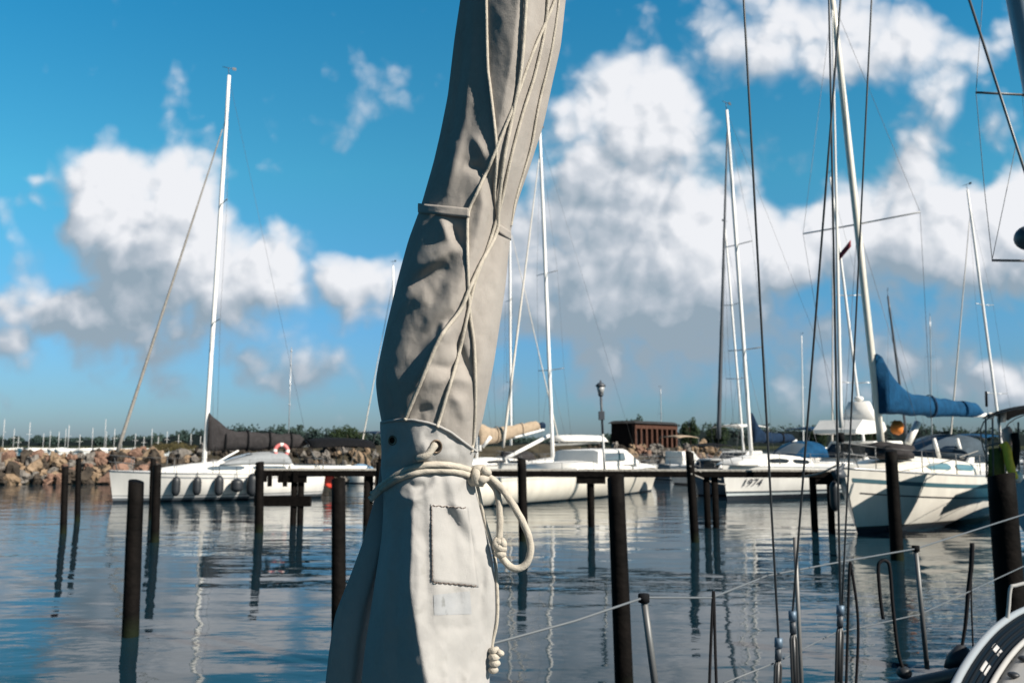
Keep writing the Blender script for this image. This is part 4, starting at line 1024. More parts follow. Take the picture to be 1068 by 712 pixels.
def pile_mat():
    m = mat('piling_wood', (.0025, .0024, .0025), .7, col2=(.0085, .007, .0065), scale=5, bump=.008, bscale=18, spec=.07)
    nt = m.node_tree; b = nt.nodes['Principled BSDF']
    src = b.inputs['Base Color'].links[0].from_socket
    tc = nt.nodes.new('ShaderNodeTexCoord'); s = nt.nodes.new('ShaderNodeSeparateXYZ'); nt.links.new(tc.outputs['Object'], s.inputs[0])
    mr = nt.nodes.new('ShaderNodeMapRange'); mr.inputs['From Min'].default_value = .28; mr.inputs['From Max'].default_value = .05; nt.links.new(s.outputs['Z'], mr.inputs['Value'])
    mx = nt.nodes.new('ShaderNodeMixRGB'); nt.links.new(mr.outputs[0], mx.inputs[0]); nt.links.new(src, mx.inputs[1]); mx.inputs[2].default_value = (.009, .013, .007, 1)
    nt.links.new(mx.outputs[0], b.inputs['Base Color']); return m
pile_m = pile_mat()
piling('thick dark piling in the near water at lower left, leaning slightly right', 142, 502, 136, 10.6, 16)
piling('dark piling before the bow of the left sailboat, the nearer of a pair', 164, 485, 161.5, 20.4, 8.5)
piling('slim piling half hidden behind another at the bow of the left sailboat', 160, 478, 158, 26.5, 6)
piling('thin piling left of the left sailboat, the outer and lower of two', 68, 487, 66, 22.3, 6.5)
piling('thin piling left of the left sailboat, the taller one nearer its bow', 82, 478, 80.5, 25.7, 5.5)
piling('piling at the left end of the jetty, beside the hindmost fender', 271, 482, 270, 22.6, 9)
piling('thick dark piling close to the left side of the canvas cover', 353, 500, 353.5, 9.3, 15)
piling('slim piling rising above the jetty edge right against the canvas cover', 396, 481, 396, 23.0, 8)
piling('piling just right of the rope loop, rising above the jetty', 544, 478, 546, 20.6, 9.5)
piling('thickest near piling, cut off flat in front of the motor cruiser', 642, 497, 652, 7.9, 18.5)
piling('tall slim piling with mooring lines in front of the gap between cruiser and lettered sailboat', 719, 471, 725, 20.4, 9)
piling('tall piling in front of the teal striped hull of the cream sailboat', 929, 470, 936, 17.3, 12.5)
piling('thick dark piling at the right edge, below the olive and yellow gear', 1044, 495, 1060, 8.6, 27)
def mooring(pts, r, label, m=ropeg, sag=.06):
    a, b = Vector(pts[0]), Vector(pts[1]); mid = (a + b) / 2 - Vector((0, 0, sag)); P = spline([a, mid, b], 10); o = empty('mooring_line', a, 0, label, 'rope', 'mooring lines')
    q = MB(); q.tube(P, r, 6); q.build('rope', m, o, local=False)
mooring([at(721, 494, 20.25), at(757, 505, 34.9)], .022, 'lower mooring line from the tall slim piling to the bow of the lettered sailboat')
mooring([at(720, 486, 20.25), at(752, 500, 34.9)], .020, 'upper mooring line from the tall slim piling to the bow of the lettered sailboat')
mooring([at(836, 497, 23.2), at(873, 485, 21.9)], .026, 'pale mooring line from the jetty bracket to the bow of the cream sailboat')
mooring([at(930, 493, 17.2), at(1020, 470, 24.5)], .012, 'thin line from the tall piling to the side of the cream sailboat')

# ------------------------------------------------------------------ the canvas cover close to the camera
YC = 1.25
def curve1(pts):
    ys = np.array([p[0] for p in pts], float); xs = np.array([p[1] for p in pts], float)
    fine = np.arange(ys[0], ys[-1] + 1, 4.0); v = np.interp(fine, ys, xs)
    for _ in range(3):
        w = v.copy(); w[1:-1] = (v[:-2] + 2 * v[1:-1] + v[2:]) / 4; v = w
    return lambda y: float(np.interp(y, fine, v))
Lw = curve1([(-1500, 690), (-700, 600), (-100, 494), (0, 480), (40, 474), (100, 467), (140, 459), (170, 452), (215, 439), (250, 426), (290, 415), (340, 403), (380, 394.5), (398, 391.5), (420, 394), (440, 398), (465, 401), (500, 404), (560, 408)])
Rw = curve1([(-1500, 770), (-700, 690), (-100, 606), (0, 590), (48, 585), (83, 577), (130, 567), (170, 554), (210, 540), (240, 533), (260, 531), (300, 527), (340, 521), (380, 515), (400, 511), (425, 506), (440, 503), (460, 496), (480, 491), (520, 490), (560, 490)])
Ls = curve1([(430, 397), (445, 396), (470, 398), (490, 397), (505, 399), (530, 400), (560, 398), (600, 392), (640, 386), (680, 380), (712, 377), (800, 372)])
Rs = curve1([(430, 506), (445, 505), (462, 499), (478, 493), (490, 492), (505, 495), (520, 498), (540, 503), (560, 508), (580, 513), (600, 516), (640, 517), (660, 514.5), (690, 511), (712, 510.5), (800, 508)])
ridge_w = curve1([(-1500, 735), (-100, 566), (0, 541), (60, 534), (120, 522), (170, 512), (220, 490), (290, 472), (330, 455), (385, 432), (430, 420), (560, 430)])
wedge_w = curve1([(-1500, .8), (0, .85), (80, .85), (130, .6), (180, .2), (260, .15), (340, .2), (420, .1), (560, .1)])
ridge_s = curve1([(430, 436), (470, 430), (500, 432), (560, 430), (620, 428), (650, 434), (690, 441), (712, 447), (800, 456)])
wedge_s = curve1([(430, .1), (490, .15), (520, .6), (560, .9), (640, .95), (800, .95)])
def fold(pts, amp, wid, soft=14):
    return ([np.array(p, float) for p in pts], amp, wid, soft)
# ridges (+) and furrows (-) in the cloth, millimetre heights
folds_w = [fold([(487, -40), (482, 60), (474, 120), (462, 190)], -.006, 6), fold([(496, -40), (491, 60), (484, 130), (470, 200)], .005, 7),
           fold([(559, -40), (551, 50), (540, 90), (527, 140), (514, 180)], .008, 9), fold([(567, -40), (556, 60), (540, 110), (523, 160)], -.008, 6),
           fold([(574, 0), (566, 70), (556, 130), (543, 190), (532, 235)], -.007, 5),
           fold([(477, 146), (474, 162), (470, 180), (464, 205)], .007, 7), fold([(492, 140), (500, 152), (506, 166)], .006, 5), fold([(484, 172), (500, 176), (508, 186)], -.008, 6),
           fold([(511, 178), (513, 200), (511, 235), (503, 270)], -.010, 7), fold([(500, 185), (504, 215), (497, 250)], .006, 7),
           fold([(456, 222), (463, 238), (468, 252)], .010, 7), fold([(470, 235), (478, 246), (480, 262)], -.008, 6),
           fold([(432, 288), (450, 272), (474, 258), (482, 254)], .009, 8), fold([(428, 302), (446, 288), (468, 276)], -.010, 8),
           fold([(412, 330), (424, 312), (446, 296)], .006, 8), fold([(437, 306), (446, 318), (444, 345)], .004, 9),
           fold([(481, 330), (466, 345), (452, 362), (440, 385), (430, 405)], .008, 8), fold([(474, 325), (462, 336), (447, 352), (434, 376)], -.010, 7),
           fold([(480, 345), (478, 360), (484, 376), (490, 395)], -.009, 5), fold([(463, 334), (462, 345), (458, 355)], .008, 4),
           fold([(430, 442), (440, 428), (452, 424)], -.008, 6), fold([(448, 402), (470, 394), (492, 398)], .005, 6), fold([(446, 380), (468, 384), (490, 376)], -.005, 6),
           fold([(497, 350), (505, 370), (500, 400), (496, 430)], .004, 8), fold([(502, 405), (498, 430), (492, 460)], -.006, 5),
           fold([(403, 380), (404, 400), (412, 425), (420, 440)], -.008, 6), fold([(510, 290), (516, 310), (510, 340)], -.003, 7), fold([(545, 110), (520, 180), (500, 245), (470, 320), (440, 390)], .007, 11), fold([(556, 130), (530, 200), (512, 262), (486, 335), (462, 410)], -.006, 9),
           fold([(532, 240), (518, 300), (504, 360), (490, 430)], .005, 9), fold([(490, 200), (462, 290), (436, 350), (414, 410)], -.006, 10), fold([(468, 410), (480, 420), (486, 440)], .006, 7)]
folds_s = [fold([(412, 448), (410, 460), (404, 474)], -.008, 5), fold([(440, 447), (434, 460), (432, 480)], .005, 7), fold([(458, 456), (466, 452), (476, 460), (472, 474)], -.008, 7), fold([(442, 458), (444, 470), (440, 480)], .009, 7),
           fold([(434, 515), (446, 503), (452, 495)], -.008, 5), fold([(412, 512), (424, 521), (436, 520), (450, 510)], .006, 5), fold([(424, 500), (432, 508), (444, 506)], -.006, 5),
           fold([(457, 528), (476, 527), (493, 533)], .004, 5), fold([(470, 532), (479, 548), (487, 566), (490, 590)], -.010, 7), fold([(480, 528), (492, 548), (499, 570), (498, 600)], .007, 7),
           fold([(498, 575), (503, 600), (500, 630), (503, 660)], -.008, 6), fold([(508, 560), (512, 600), (512, 640)], .004, 5),
           fold([(434, 560), (437, 600), (436, 640), (446, 690)], .003, 6), fold([(443, 545), (444, 590), (446, 630)], -.003, 5),
           fold([(462, 690), (468, 705), (464, 730)], .005, 5), fold([(480, 684), (476, 704), (480, 730)], -.005, 5), fold([(494, 690), (488, 712), (492, 740)], .004, 5), fold([(455, 650), (480, 655), (500, 648)], -.003, 8),
           fold([(402, 540), (398, 600), (392, 660), (386, 720)], .004, 7), fold([(414, 498), (408, 550), (402, 620), (398, 720)], .006, 8), fold([(424, 500), (418, 560), (414, 640), (416, 740)], -.006, 8),
           fold([(446, 494), (450, 540), (456, 600), (462, 690)], .004, 8), fold([(470, 494), (480, 540), (494, 600), (502, 680)], .006, 8), fold([(460, 494), (466, 530), (474, 580), (480, 650)], -.006, 7), fold([(484, 495), (494, 530), (504, 570)], -.006, 6)]
def fold_disp(folds, px, py):
    d = 0.
    for pts, amp, wid, soft in folds:
        y0, y1 = min(pts[0][1], pts[-1][1]), max(pts[0][1], pts[-1][1])
        lo = min(p[0] for p in pts) - 3 * wid; hi = max(p[0] for p in pts) + 3 * wid
        if px < lo or px > hi or py < y0 - 3 * soft or py > y1 + 3 * soft: continue
        best = 1e9; bt = 0; n = len(pts) - 1
        for i in range(n):
            a, b = pts[i], pts[i + 1]; ab = b - a; t = max(0., min(1., ((px - a[0]) * ab[0] + (py - a[1]) * ab[1]) / (ab @ ab)))
            q = a + ab * t; e = math.hypot(px - q[0], py - q[1])
            if e < best: best, bt = e, (i + t) / n
        d += 1.1 * amp * math.exp(-(best / wid) ** 1.7) * math.sin(PI * min(1, max(0, .03 + .94 * bt))) ** .8
    return d
def front(px, py, which):
    """how far the cloth bulges toward the eye (m) at photo column px, row py"""
    L, R, rid, wed, fl = (Lw, Rw, ridge_w, wedge_w, folds_w) if which == 'w' else (Ls, Rs, ridge_s, wedge_s, folds_s)
    l, r = L(py), R(py); c, h = (l + r) / 2, (r - l) / 2; s = max(-1., min(1., (px - c) / h)); hm = h / FPX * YC
    rd = math.sqrt(max(0., 1 - s * s)); s0 = max(-.6, min(.6, (rid(py) - c) / h)); u = (s - s0) / (1 - s0) if s > s0 else (s0 - s) / (1 + s0)
    wdg = (1 - u ** 1.25) * .92 + .08 * math.sqrt(max(0, 1 - u * u)); w = wed(py); e = 1.0 * hm * (rd * (1 - w) + wdg * w)
    edge = min(1., rd * 1.8)
    nz = mn.noise(Vector((px * .022, py * .013, 1.5 if which == 'w' else 8.))) * (.0034 if which == 'w' else .0045) + mn.noise(Vector((px * .06, py * .035, 4.))) * (.0011 if which == 'w' else .002) + (1 - 2.2 * abs(mn.noise(Vector((px * .034 + py * .012, py * .019 - px * .008, 2. if which == 'w' else 6.))))) * (.0007 if which == 'w' else .0016) + (1 - 2.2 * abs(mn.noise(Vector((px * .075 - py * .02, py * .04, 11.))))) * (.0002 if which == 'w' else .0008) + mn.noise(Vector((px * .14, py * .09, 9.))) * .0007
    dent = 0.
    if which == 's':
        dent = -.010 * math.exp(-((py - 489) / 9) ** 2)
    return e + (fold_disp(fl, px, py) + nz) * edge + dent * edge
def surf(px, py, off=0., which=None):
    if which is None: which = 's' if py > hem(px) else 'w'
    return at(px, py, YC - front(px, py, which) - off)
def hem(px):
    return float(np.interp(px, [390, 398, 405, 418, 432, 446, 458, 470, 482, 494, 503, 512], [441, 440, 438.5, 437, 437.5, 440, 444, 450, 459, 468, 474, 477]))

def canvas_mat(name, dirt, c1=(.265, .243, .224), c2=(.345, .322, .30)):
    m = bpy.data.materials.new(name); m.use_nodes = True; nt = m.node_tree; b = nt.nodes['Principled BSDF']
    b.inputs['Roughness'].default_value = .92; b.inputs['Specular IOR Level'].default_value = .15; b.inputs['Sheen Weight'].default_value = .12
    tc = nt.nodes.new('ShaderNodeTexCoord')
    n = nt.nodes.new('ShaderNodeTexNoise'); n.inputs['Scale'].default_value = 9; n.inputs['Detail'].default_value = 9; n.inputs['Roughness'].default_value = .68; nt.links.new(tc.outputs['Object'], n.inputs['Vector'])
    r = nt.nodes.new('ShaderNodeValToRGB'); nt.links.new(n.outputs['Fac'], r.inputs[0]); r.color_ramp.elements[0].position = .3; r.color_ramp.elements[1].position = .72
    r.color_ramp.elements[0].color = (*c1, 1); r.color_ramp.elements[1].color = (*c2, 1)
    n3 = nt.nodes.new('ShaderNodeTexNoise'); n3.inputs['Scale'].default_value = 45; n3.inputs['Detail'].default_value = 4; nt.links.new(tc.outputs['Object'], n3.inputs['Vector'])
    r3 = nt.nodes.new('ShaderNodeValToRGB'); nt.links.new(n3.outputs['Fac'], r3.inputs[0]); r3.color_ramp.elements[0].position = .62; r3.color_ramp.elements[1].position = .74
    r3.color_ramp.elements[0].color = (1, 1, 1, 1); r3.color_ramp.elements[1].color = (1 - dirt, 1 - dirt, 1 - dirt * 1.1, 1)
    mx = nt.nodes.new('ShaderNodeMixRGB'); mx.blend_type = 'MULTIPLY'; mx.inputs[0].default_value = 1; nt.links.new(r.outputs[0], mx.inputs[1]); nt.links.new(r3.outputs[0], mx.inputs[2])
    nt.links.new(mx.outputs[0], b.inputs['Base Color'])
    # woven thread and small creases
    ck = nt.nodes.new('ShaderNodeTexNoise'); ck.inputs['Scale'].default_value = 900; ck.inputs['Detail'].default_value = 2; nt.links.new(tc.outputs['Object'], ck.inputs['Vector'])
    cr = nt.nodes.new('ShaderNodeTexNoise'); cr.inputs['Scale'].default_value = 28; cr.inputs['Detail'].default_value = 7; cr.inputs['Distortion'].default_value = .15; nt.links.new(tc.outputs['Object'], cr.inputs['Vector'])
    b1 = nt.nodes.new('ShaderNodeBump'); b1.inputs['Distance'].default_value = .0006; nt.links.new(ck.outputs['Fac'], b1.inputs['Height'])
    b2 = nt.nodes.new('ShaderNodeBump'); b2.inputs['Distance'].default_value = .0026; nt.links.new(cr.outputs['Fac'], b2.inputs['Height']); nt.links.new(b1.outputs[0], b2.inputs['Normal'])
    nt.links.new(b2.outputs[0], b.inputs['Normal']); return m
canvas = canvas_mat('beige_cover_cloth', .10)
canvas_low = canvas_mat('pale_cover_cloth', .12, (.318, .313, .308), (.388, .382, .375))
canvas_flap = canvas_mat('flap_cloth', .08, (.30, .29, .28), (.35, .34, .33))

def cover():
    base = at(440, 760, YC + .02)
    root = empty('furled_sail', (base.x, base.y, base.z), 0, 'tall furled sail in a beige canvas cover tied with cream rope, closest to the camera', 'furled sail')
    # wrapped upper part: closed surface around the bundle
    def body(rows, which, top=None):
        q = MB(); rings = []; N = 230
        for py in rows:
            L, R = (Lw, Rw) if which == 'w' else (Ls, Rs)
            ring = []
            for j in range(N):
                a = 2 * PI * j / N; s = -math.cos(a); l, r = L(py), R(py); px = (l + r) / 2 + (r - l) / 2 * s; yy = py
                if which == 's': yy = max(py, hem(px)) if py < 478 else py
                if a <= PI: Y = YC - front(px, yy, which) + (.020 * max(0., min(1., (yy - hem(px) - 2) / 9)) if which == 'w' else 0.)
                else: Y = YC + .75 * (r - l) / 2 / FPX * YC * math.sqrt(max(0, 1 - s * s))
                ring.append(at(px, yy, Y))
            rings.append(ring)
        q.loft(rings, True, False); return q
    rows = [-1480, -1300, -1100, -900, -700, -500, -350, -220, -120] + list(np.arange(-60, 484, 2.0))
    o = body(rows, 'w').build('canvas_wrap', canvas, root, local=False)
    rows = list(np.arange(437, 480, 2.5)) + list(np.arange(480, 726, 2.0)) + [745, 770, 800]
    k = body(rows, 's').build('canvas_skirt', canvas_low, root, local=False)
    for c_ in (o, k):
        c_.cycles.shadow_terminator_geometry_offset = .6; c_.cycles.shadow_terminator_offset = .15
    # rolled hem of the skirt
    q = MB(); q.tube([surf(px, hem(px) + .5, .0015, 's') for px in np.linspace(397.5, 498, 60)], .0020, 6); q.build('hem', canvas_low, k, local=False)
    # flap hanging to the left behind the skirt
    out = curve1([(486, 397), (505, 394), (520, 391), (545, 384), (565, 379), (600, 366), (640, 350), (680, 343.5), (712, 340), (800, 332)])
    q = MB(); grid = []
    for py in np.arange(486, 800, 4.0):
        o_, i_ = out(py), Ls(py) + 32; row = []
        for j in range(33):
            t = j / 32; px = o_ + (i_ - o_) * t
            Y = YC + .045 - .035 * math.sin(PI * min(1, t * .9 + .12)) * min(1, (py - 480) / 90) + .03 * t + .004 * mn.noise(Vector((px * .03, py * .012, 3))) + .075 * max(0., min(1., (t - .38) / .3)) ** 1.5 * min(1, max(0, (py - 510) / 90))
            row.append(at(px, py, Y))
        grid.append(row)
    q.sheet(grid); solid(q.build('side_flap', canvas_flap, root, local=False), .0025)
    # strap bands
    def band(x0, x1, ya, yb, w, name, off=.0035):
        q = MB(); g = []
        for t in np.linspace(0, 1, 26):
            px = x0 + (x1 - x0) * t; py = ya + (yb - ya) * t
            base_ = [surf(px, py + e * w, off, 'w') for e in (-.5, -.25, 0, .25, .5)]
            g.append(base_)
        q.sheet(g); return solid(q.build(name, canvas, root, local=False), .003, 1.)
    band(437.6, 489.5, 217.5, 222.5, 9.5, 'strap')
    band(517, 533.2, 235.5, 246, 9, 'strap')
    # grommets
    for (gx, gy, R) in ((409, 459, 4.2), (455, 465.5, 6.5)):
        q = MB(); rg = []
        for i in range(25):
            a = 2 * PI * i / 24; ring = []
            for kx in range(8):
                bb = 2 * PI * kx / 8; rr = R + 1.1 * math.cos(bb)
                ring.append(surf(gx + rr * .85 * math.cos(a), gy + rr * math.sin(a), .0012 + .0012 * math.sin(bb), 's'))
            rg.append(ring)
        q.loft(rg, True, False); gm = q.build('grommet', mat('tarnished_brass', (.16, .12, .09), .5, metal=.6), k, local=False)
        q = MB(); q.add([surf(gx, gy, .0012, 's')] + [surf(gx + R * .82 * math.cos(2 * PI * i / 20), gy + R * .95 * math.sin(2 * PI * i / 20), .0012, 's') for i in range(20)], [(0, i + 1, (i + 1) % 20 + 1) for i in range(20)], 0, False)
        q.build('hole', mat('dark_hole', (.012, .010, .009), .9), gm, local=False)
    # sewn-on panel, its stitching and a washed-out patch
    def panel(corners, name, m, off, par, nu=14, nv=22):
        (ax, ay), (bx, by), (cx, cy), (dx, dy) = corners; q = MB(); g = []
        for v in np.linspace(0, 1, nv):
            lx, ly = ax + (dx - ax) * v, ay + (dy - ay) * v; rx, ry = bx + (cx - bx) * v, by + (cy - by) * v
            g.append([surf(lx + (rx - lx) * u, ly + (ry - ly) * u, off, 's') for u in np.linspace(0, 1, nu)])
        q.sheet(g); o_ = q.build(name, m, par, local=False); return solid(o_, .0006, 1.) if name == 'sewn_panel' else o_
    p1 = panel([(449, 525), (488, 529), (499, 612), (450, 606)], 'sewn_panel', canvas_low, .0010, k)
    stitch = mat('brown_thread', (.14, .11, .095), .9)
    def stitches(pts, step, name, amp=.5, par=p1):
        q = MB(); P = [np.array(p, float) for p in pts]
        for a, b in zip(P[:-1], P[1:]):
            L = np.linalg.norm(b - a); n = max(2, int(L / step)); d = (b - a) / L; nn = np.array([-d[1], d[0]])
            zz = [a + d * L * i / n + nn * amp * (1 if i % 2 else -1) for i in range(n + 1)]
            for c, e in zip(zz[:-1], zz[1:]):
                q.tube([surf(c[0] + (e[0] - c[0]) * .12, c[1] + (e[1] - c[1]) * .12, .0022, 's'), surf(c[0] + (e[0] - c[0]) * .88, c[1] + (e[1] - c[1]) * .88, .0022, 's')], .00075, 5)
        q.build(name, stitch, par, local=False)
    stitches([(450, 527), (451, 606)], 2.6, 'stitching'); stitches([(452, 607), (478, 609)], 2.6, 'stitching', .9); stitches([(478, 609), (497, 611)], 3.0, 'stitching', 1.0); stitches([(451, 527), (486, 529.5)], 3.4, 'stitching', .8)
    faded = canvas_mat('faded_print', .45, (.285, .30, .32), (.365, .37, .378))
    panel([(452, 620), (490, 616), (492, 640), (453, 641)], 'faded_print', faded, .0006, k, 14, 12)
    # pole that carries the bundle (inside the cloth, down to the deck)
    q = MB(); a, b_ = at(452, 520, YC + .012), at(446, 800, YC + .012); q.tube([a, b_, b_ + (b_ - a).normalized() * .75], .022, 10); q.build('inner_stay', darkspar, root, local=False)
cover()

def rope(pts, rpx, label, name='rope', m=None, which=None, off=0., twist=110., lift=None, n=10, seg=7):
    """a rope lying on the cloth; pts are (px, py[, extra distance toward the eye])"""
    r = rpx / FPX * YC / 2
    P = []
    for p in pts:
        e = p[2] if len(p) > 2 else 0.
        P.append((p[0], p[1], e))
    # follow the cloth between the points
    S = spline([(p[0], p[1], p[2] * 1000) for p in P], 9); W3 = []
    for v in S:
        px, py, e = v.x, v.y, v.z / 1000
        l, rr = (Lw(py), Rw(py)) if (which or ('s' if py > hem(px) else 'w')) == 'w' else (Ls(py), Rs(py))
        if px < l or px > rr: W3.append(at(px, py, YC - r * .2 - e))
        else: W3.append(surf(px, py, r * .95 + off + e, which))
    # a taut line bridges hollows: smooth the path
    for _ in range(3 if lift is None else lift):
        W3 = [W3[0]] + [(W3[i - 1] + W3[i] * 2 + W3[i + 1]) / 4 for i in range(1, len(W3) - 1)] + [W3[-1]]
    root = empty(name, W3[0], 0, label, 'rope', 'ropes tied round the furled sail')
    # resample at an even pitch for the lay of the strands
    R = [W3[0]]; acc = 0
    step = .0022 * (r / .0045)
    for a, b in zip(W3[:-1], W3[1:]):
        L = (b - a).length; t = step - acc
        while t < L: R.append(a.lerp(b, t / L)); t += step
        acc = (acc + L) % step
    q = MB(); q.tube(R, r, n, twist=twist * (.0045 / r), lobes=3); q.build('strand', m or ropec, root, local=False)
    return root
def knot(c, items, label, m=None):
    """a knot of short fat rope turns; items: (dx,dy,de, dx2,dy2,de2, widthpx)"""
    p = at(c[0], c[1], YC - c[2]); root = empty('knot', p, 0, label, 'knot', 'ropes tied round the furled sail')
    for a in items:
        A = at(c[0] + a[0], c[1] + a[1], YC - c[2] - a[2]); B = at(c[0] + a[3], c[1] + a[4], YC - c[2] - a[5]); M = (A + B) / 2 - Vector((0, .006, 0))
        q = MB(); q.tube(spline([A, M, B], 8), lambda t: a[6] / FPX * YC / 2 * (.72 + .28 * math.sin(PI * t)), 10, twist=90, lobes=3); q.build('turn', m or ropec, root, local=False)
    return root
G = 3.4
rope([(506, -40), (507, 0), (508.5, 67), (511, 90), (517, 143), (518, 170), (516, 200), (519, 225), (520, 238)], G, 'thin cream line running down from the dark upper left face of the furled sail')
rope([(588, -40), (579, 0), (555, 57), (538, 105), (520, 150), (510, 174), (497, 202), (488.5, 222), (487.5, 251), (488.5, 299), (490.5, 330), (494.5, 360), (496, 407), (494.5, 453), (492, 472)], G, 'long cream line zigzagging from the sunlit top edge to the hem on the right', off=.001)
rope([(551, -40), (545, 60), (537, 110), (526, 165), (520, 215), (518, 243), (501, 276), (489, 303), (480, 324), (459, 352), (442, 391), (425, 431), (422, 439)], G + .6, 'cream line slanting down to the left hem across the middle of the furled sail', off=.004)
rope([(586, -40), (582, 10), (574, 60), (562, 110), (555, 150), (547, 178), (538, 208), (533, 236)], G - .6, 'cream line along the right edge of the upper furled sail')
rope([(574, -40), (570, 20), (559, 75), (545, 120), (533, 165), (522, 215), (509, 258), (496, 292), (487, 332), (478, 372), (466, 412), (456, 446)], G, 'cream line ending at the hem just above the larger eyelet', off=.0015)
rope([(386, 521), (395, 513), (408, 503), (422, 496), (440, 491.5), (458, 490), (478, 492), (494, 497)], 6.6, 'lower strand of the cream tie rope round the waist of the furled sail', 'tie_rope', off=.0005, which='s', lift=1)
rope([(388, 516), (397, 507), (410, 498), (424, 490), (440, 485.5), (458, 484), (478, 486.5), (496, 492)], 6.6, 'upper strand of the cream tie rope round the waist of the furled sail', 'tie_rope', off=.0015, which='s', lift=1)
rope([(436, 478), (446, 474), (452, 466), (454, 463, -.004)], 7, 'short cream rope end threaded through the larger eyelet', 'tie_rope', off=.001, which='s', lift=1)
knot((500, 496, .014), [(-9, -5, 0, 6, -8, .004, 10), (-10, 3, .004, 4, 8, .006, 10), (-3, -9, .006, -4, 8, .012, 9), (3, -7, .008, 10, -3, .004, 9.5), (-2, 4, .01, 8, 3, .006, 9), (-12, 0, 0, -6, 9, .004, 8)], 'fat cream reef knot at the right of the waist of the furled sail')
rope([(504, 495, .014), (514, 500, .016), (527, 514, .016), (541, 536, .015), (550, 555, .014), (553.5, 570, .014), (551, 584, .014), (543, 592, .014), (533, 591, .014), (525, 583, .014), (521, 574, .014)], 7.2, 'hanging loop of cream rope to the right of the waist of the furled sail', 'tie_rope', lift=1)
rope([(509, 500, .010), (516, 508, .010), (520, 520, .010), (521.5, 540, .011), (521, 558, .012), (520, 566, .012)], 6.8, 'short straight strand of cream rope inside the hanging loop', 'tie_rope', lift=1)
knot((521, 570, .012), [(-5, -6, 0, 5, -4, .003, 8), (-5, 0, .002, 6, 2, .004, 8.5), (-4, 6, .002, 5, 8, .002, 8), (3, -8, .003, 5, 0, .004, 7), (-3, -9, .0, -4, 2, .004, 7)], 'small cream stopper knot hanging at the end of the rope loop')
rope([(497, 503, .004), (500, 515), (505, 540), (510, 557), (516, 580), (518, 605), (519, 630), (518, 650), (514, 668), (513, 676)], 3.6, 'thin cream cord down the right edge of the skirt of the furled sail', which='s')
knot((515, 686, .006), [(-4, -8, 0, 4, -10, .002, 7), (-4, -2, .002, 5, -2, .004, 7.5), (-3, 4, .002, 5, 5, .003, 7.5), (-4, 11, .0, 3, 12, .002, 7), (4, -8, .002, 9, -5, .002, 6.5)], 'knotted cord end low on the right edge of the skirt of the furled sail')

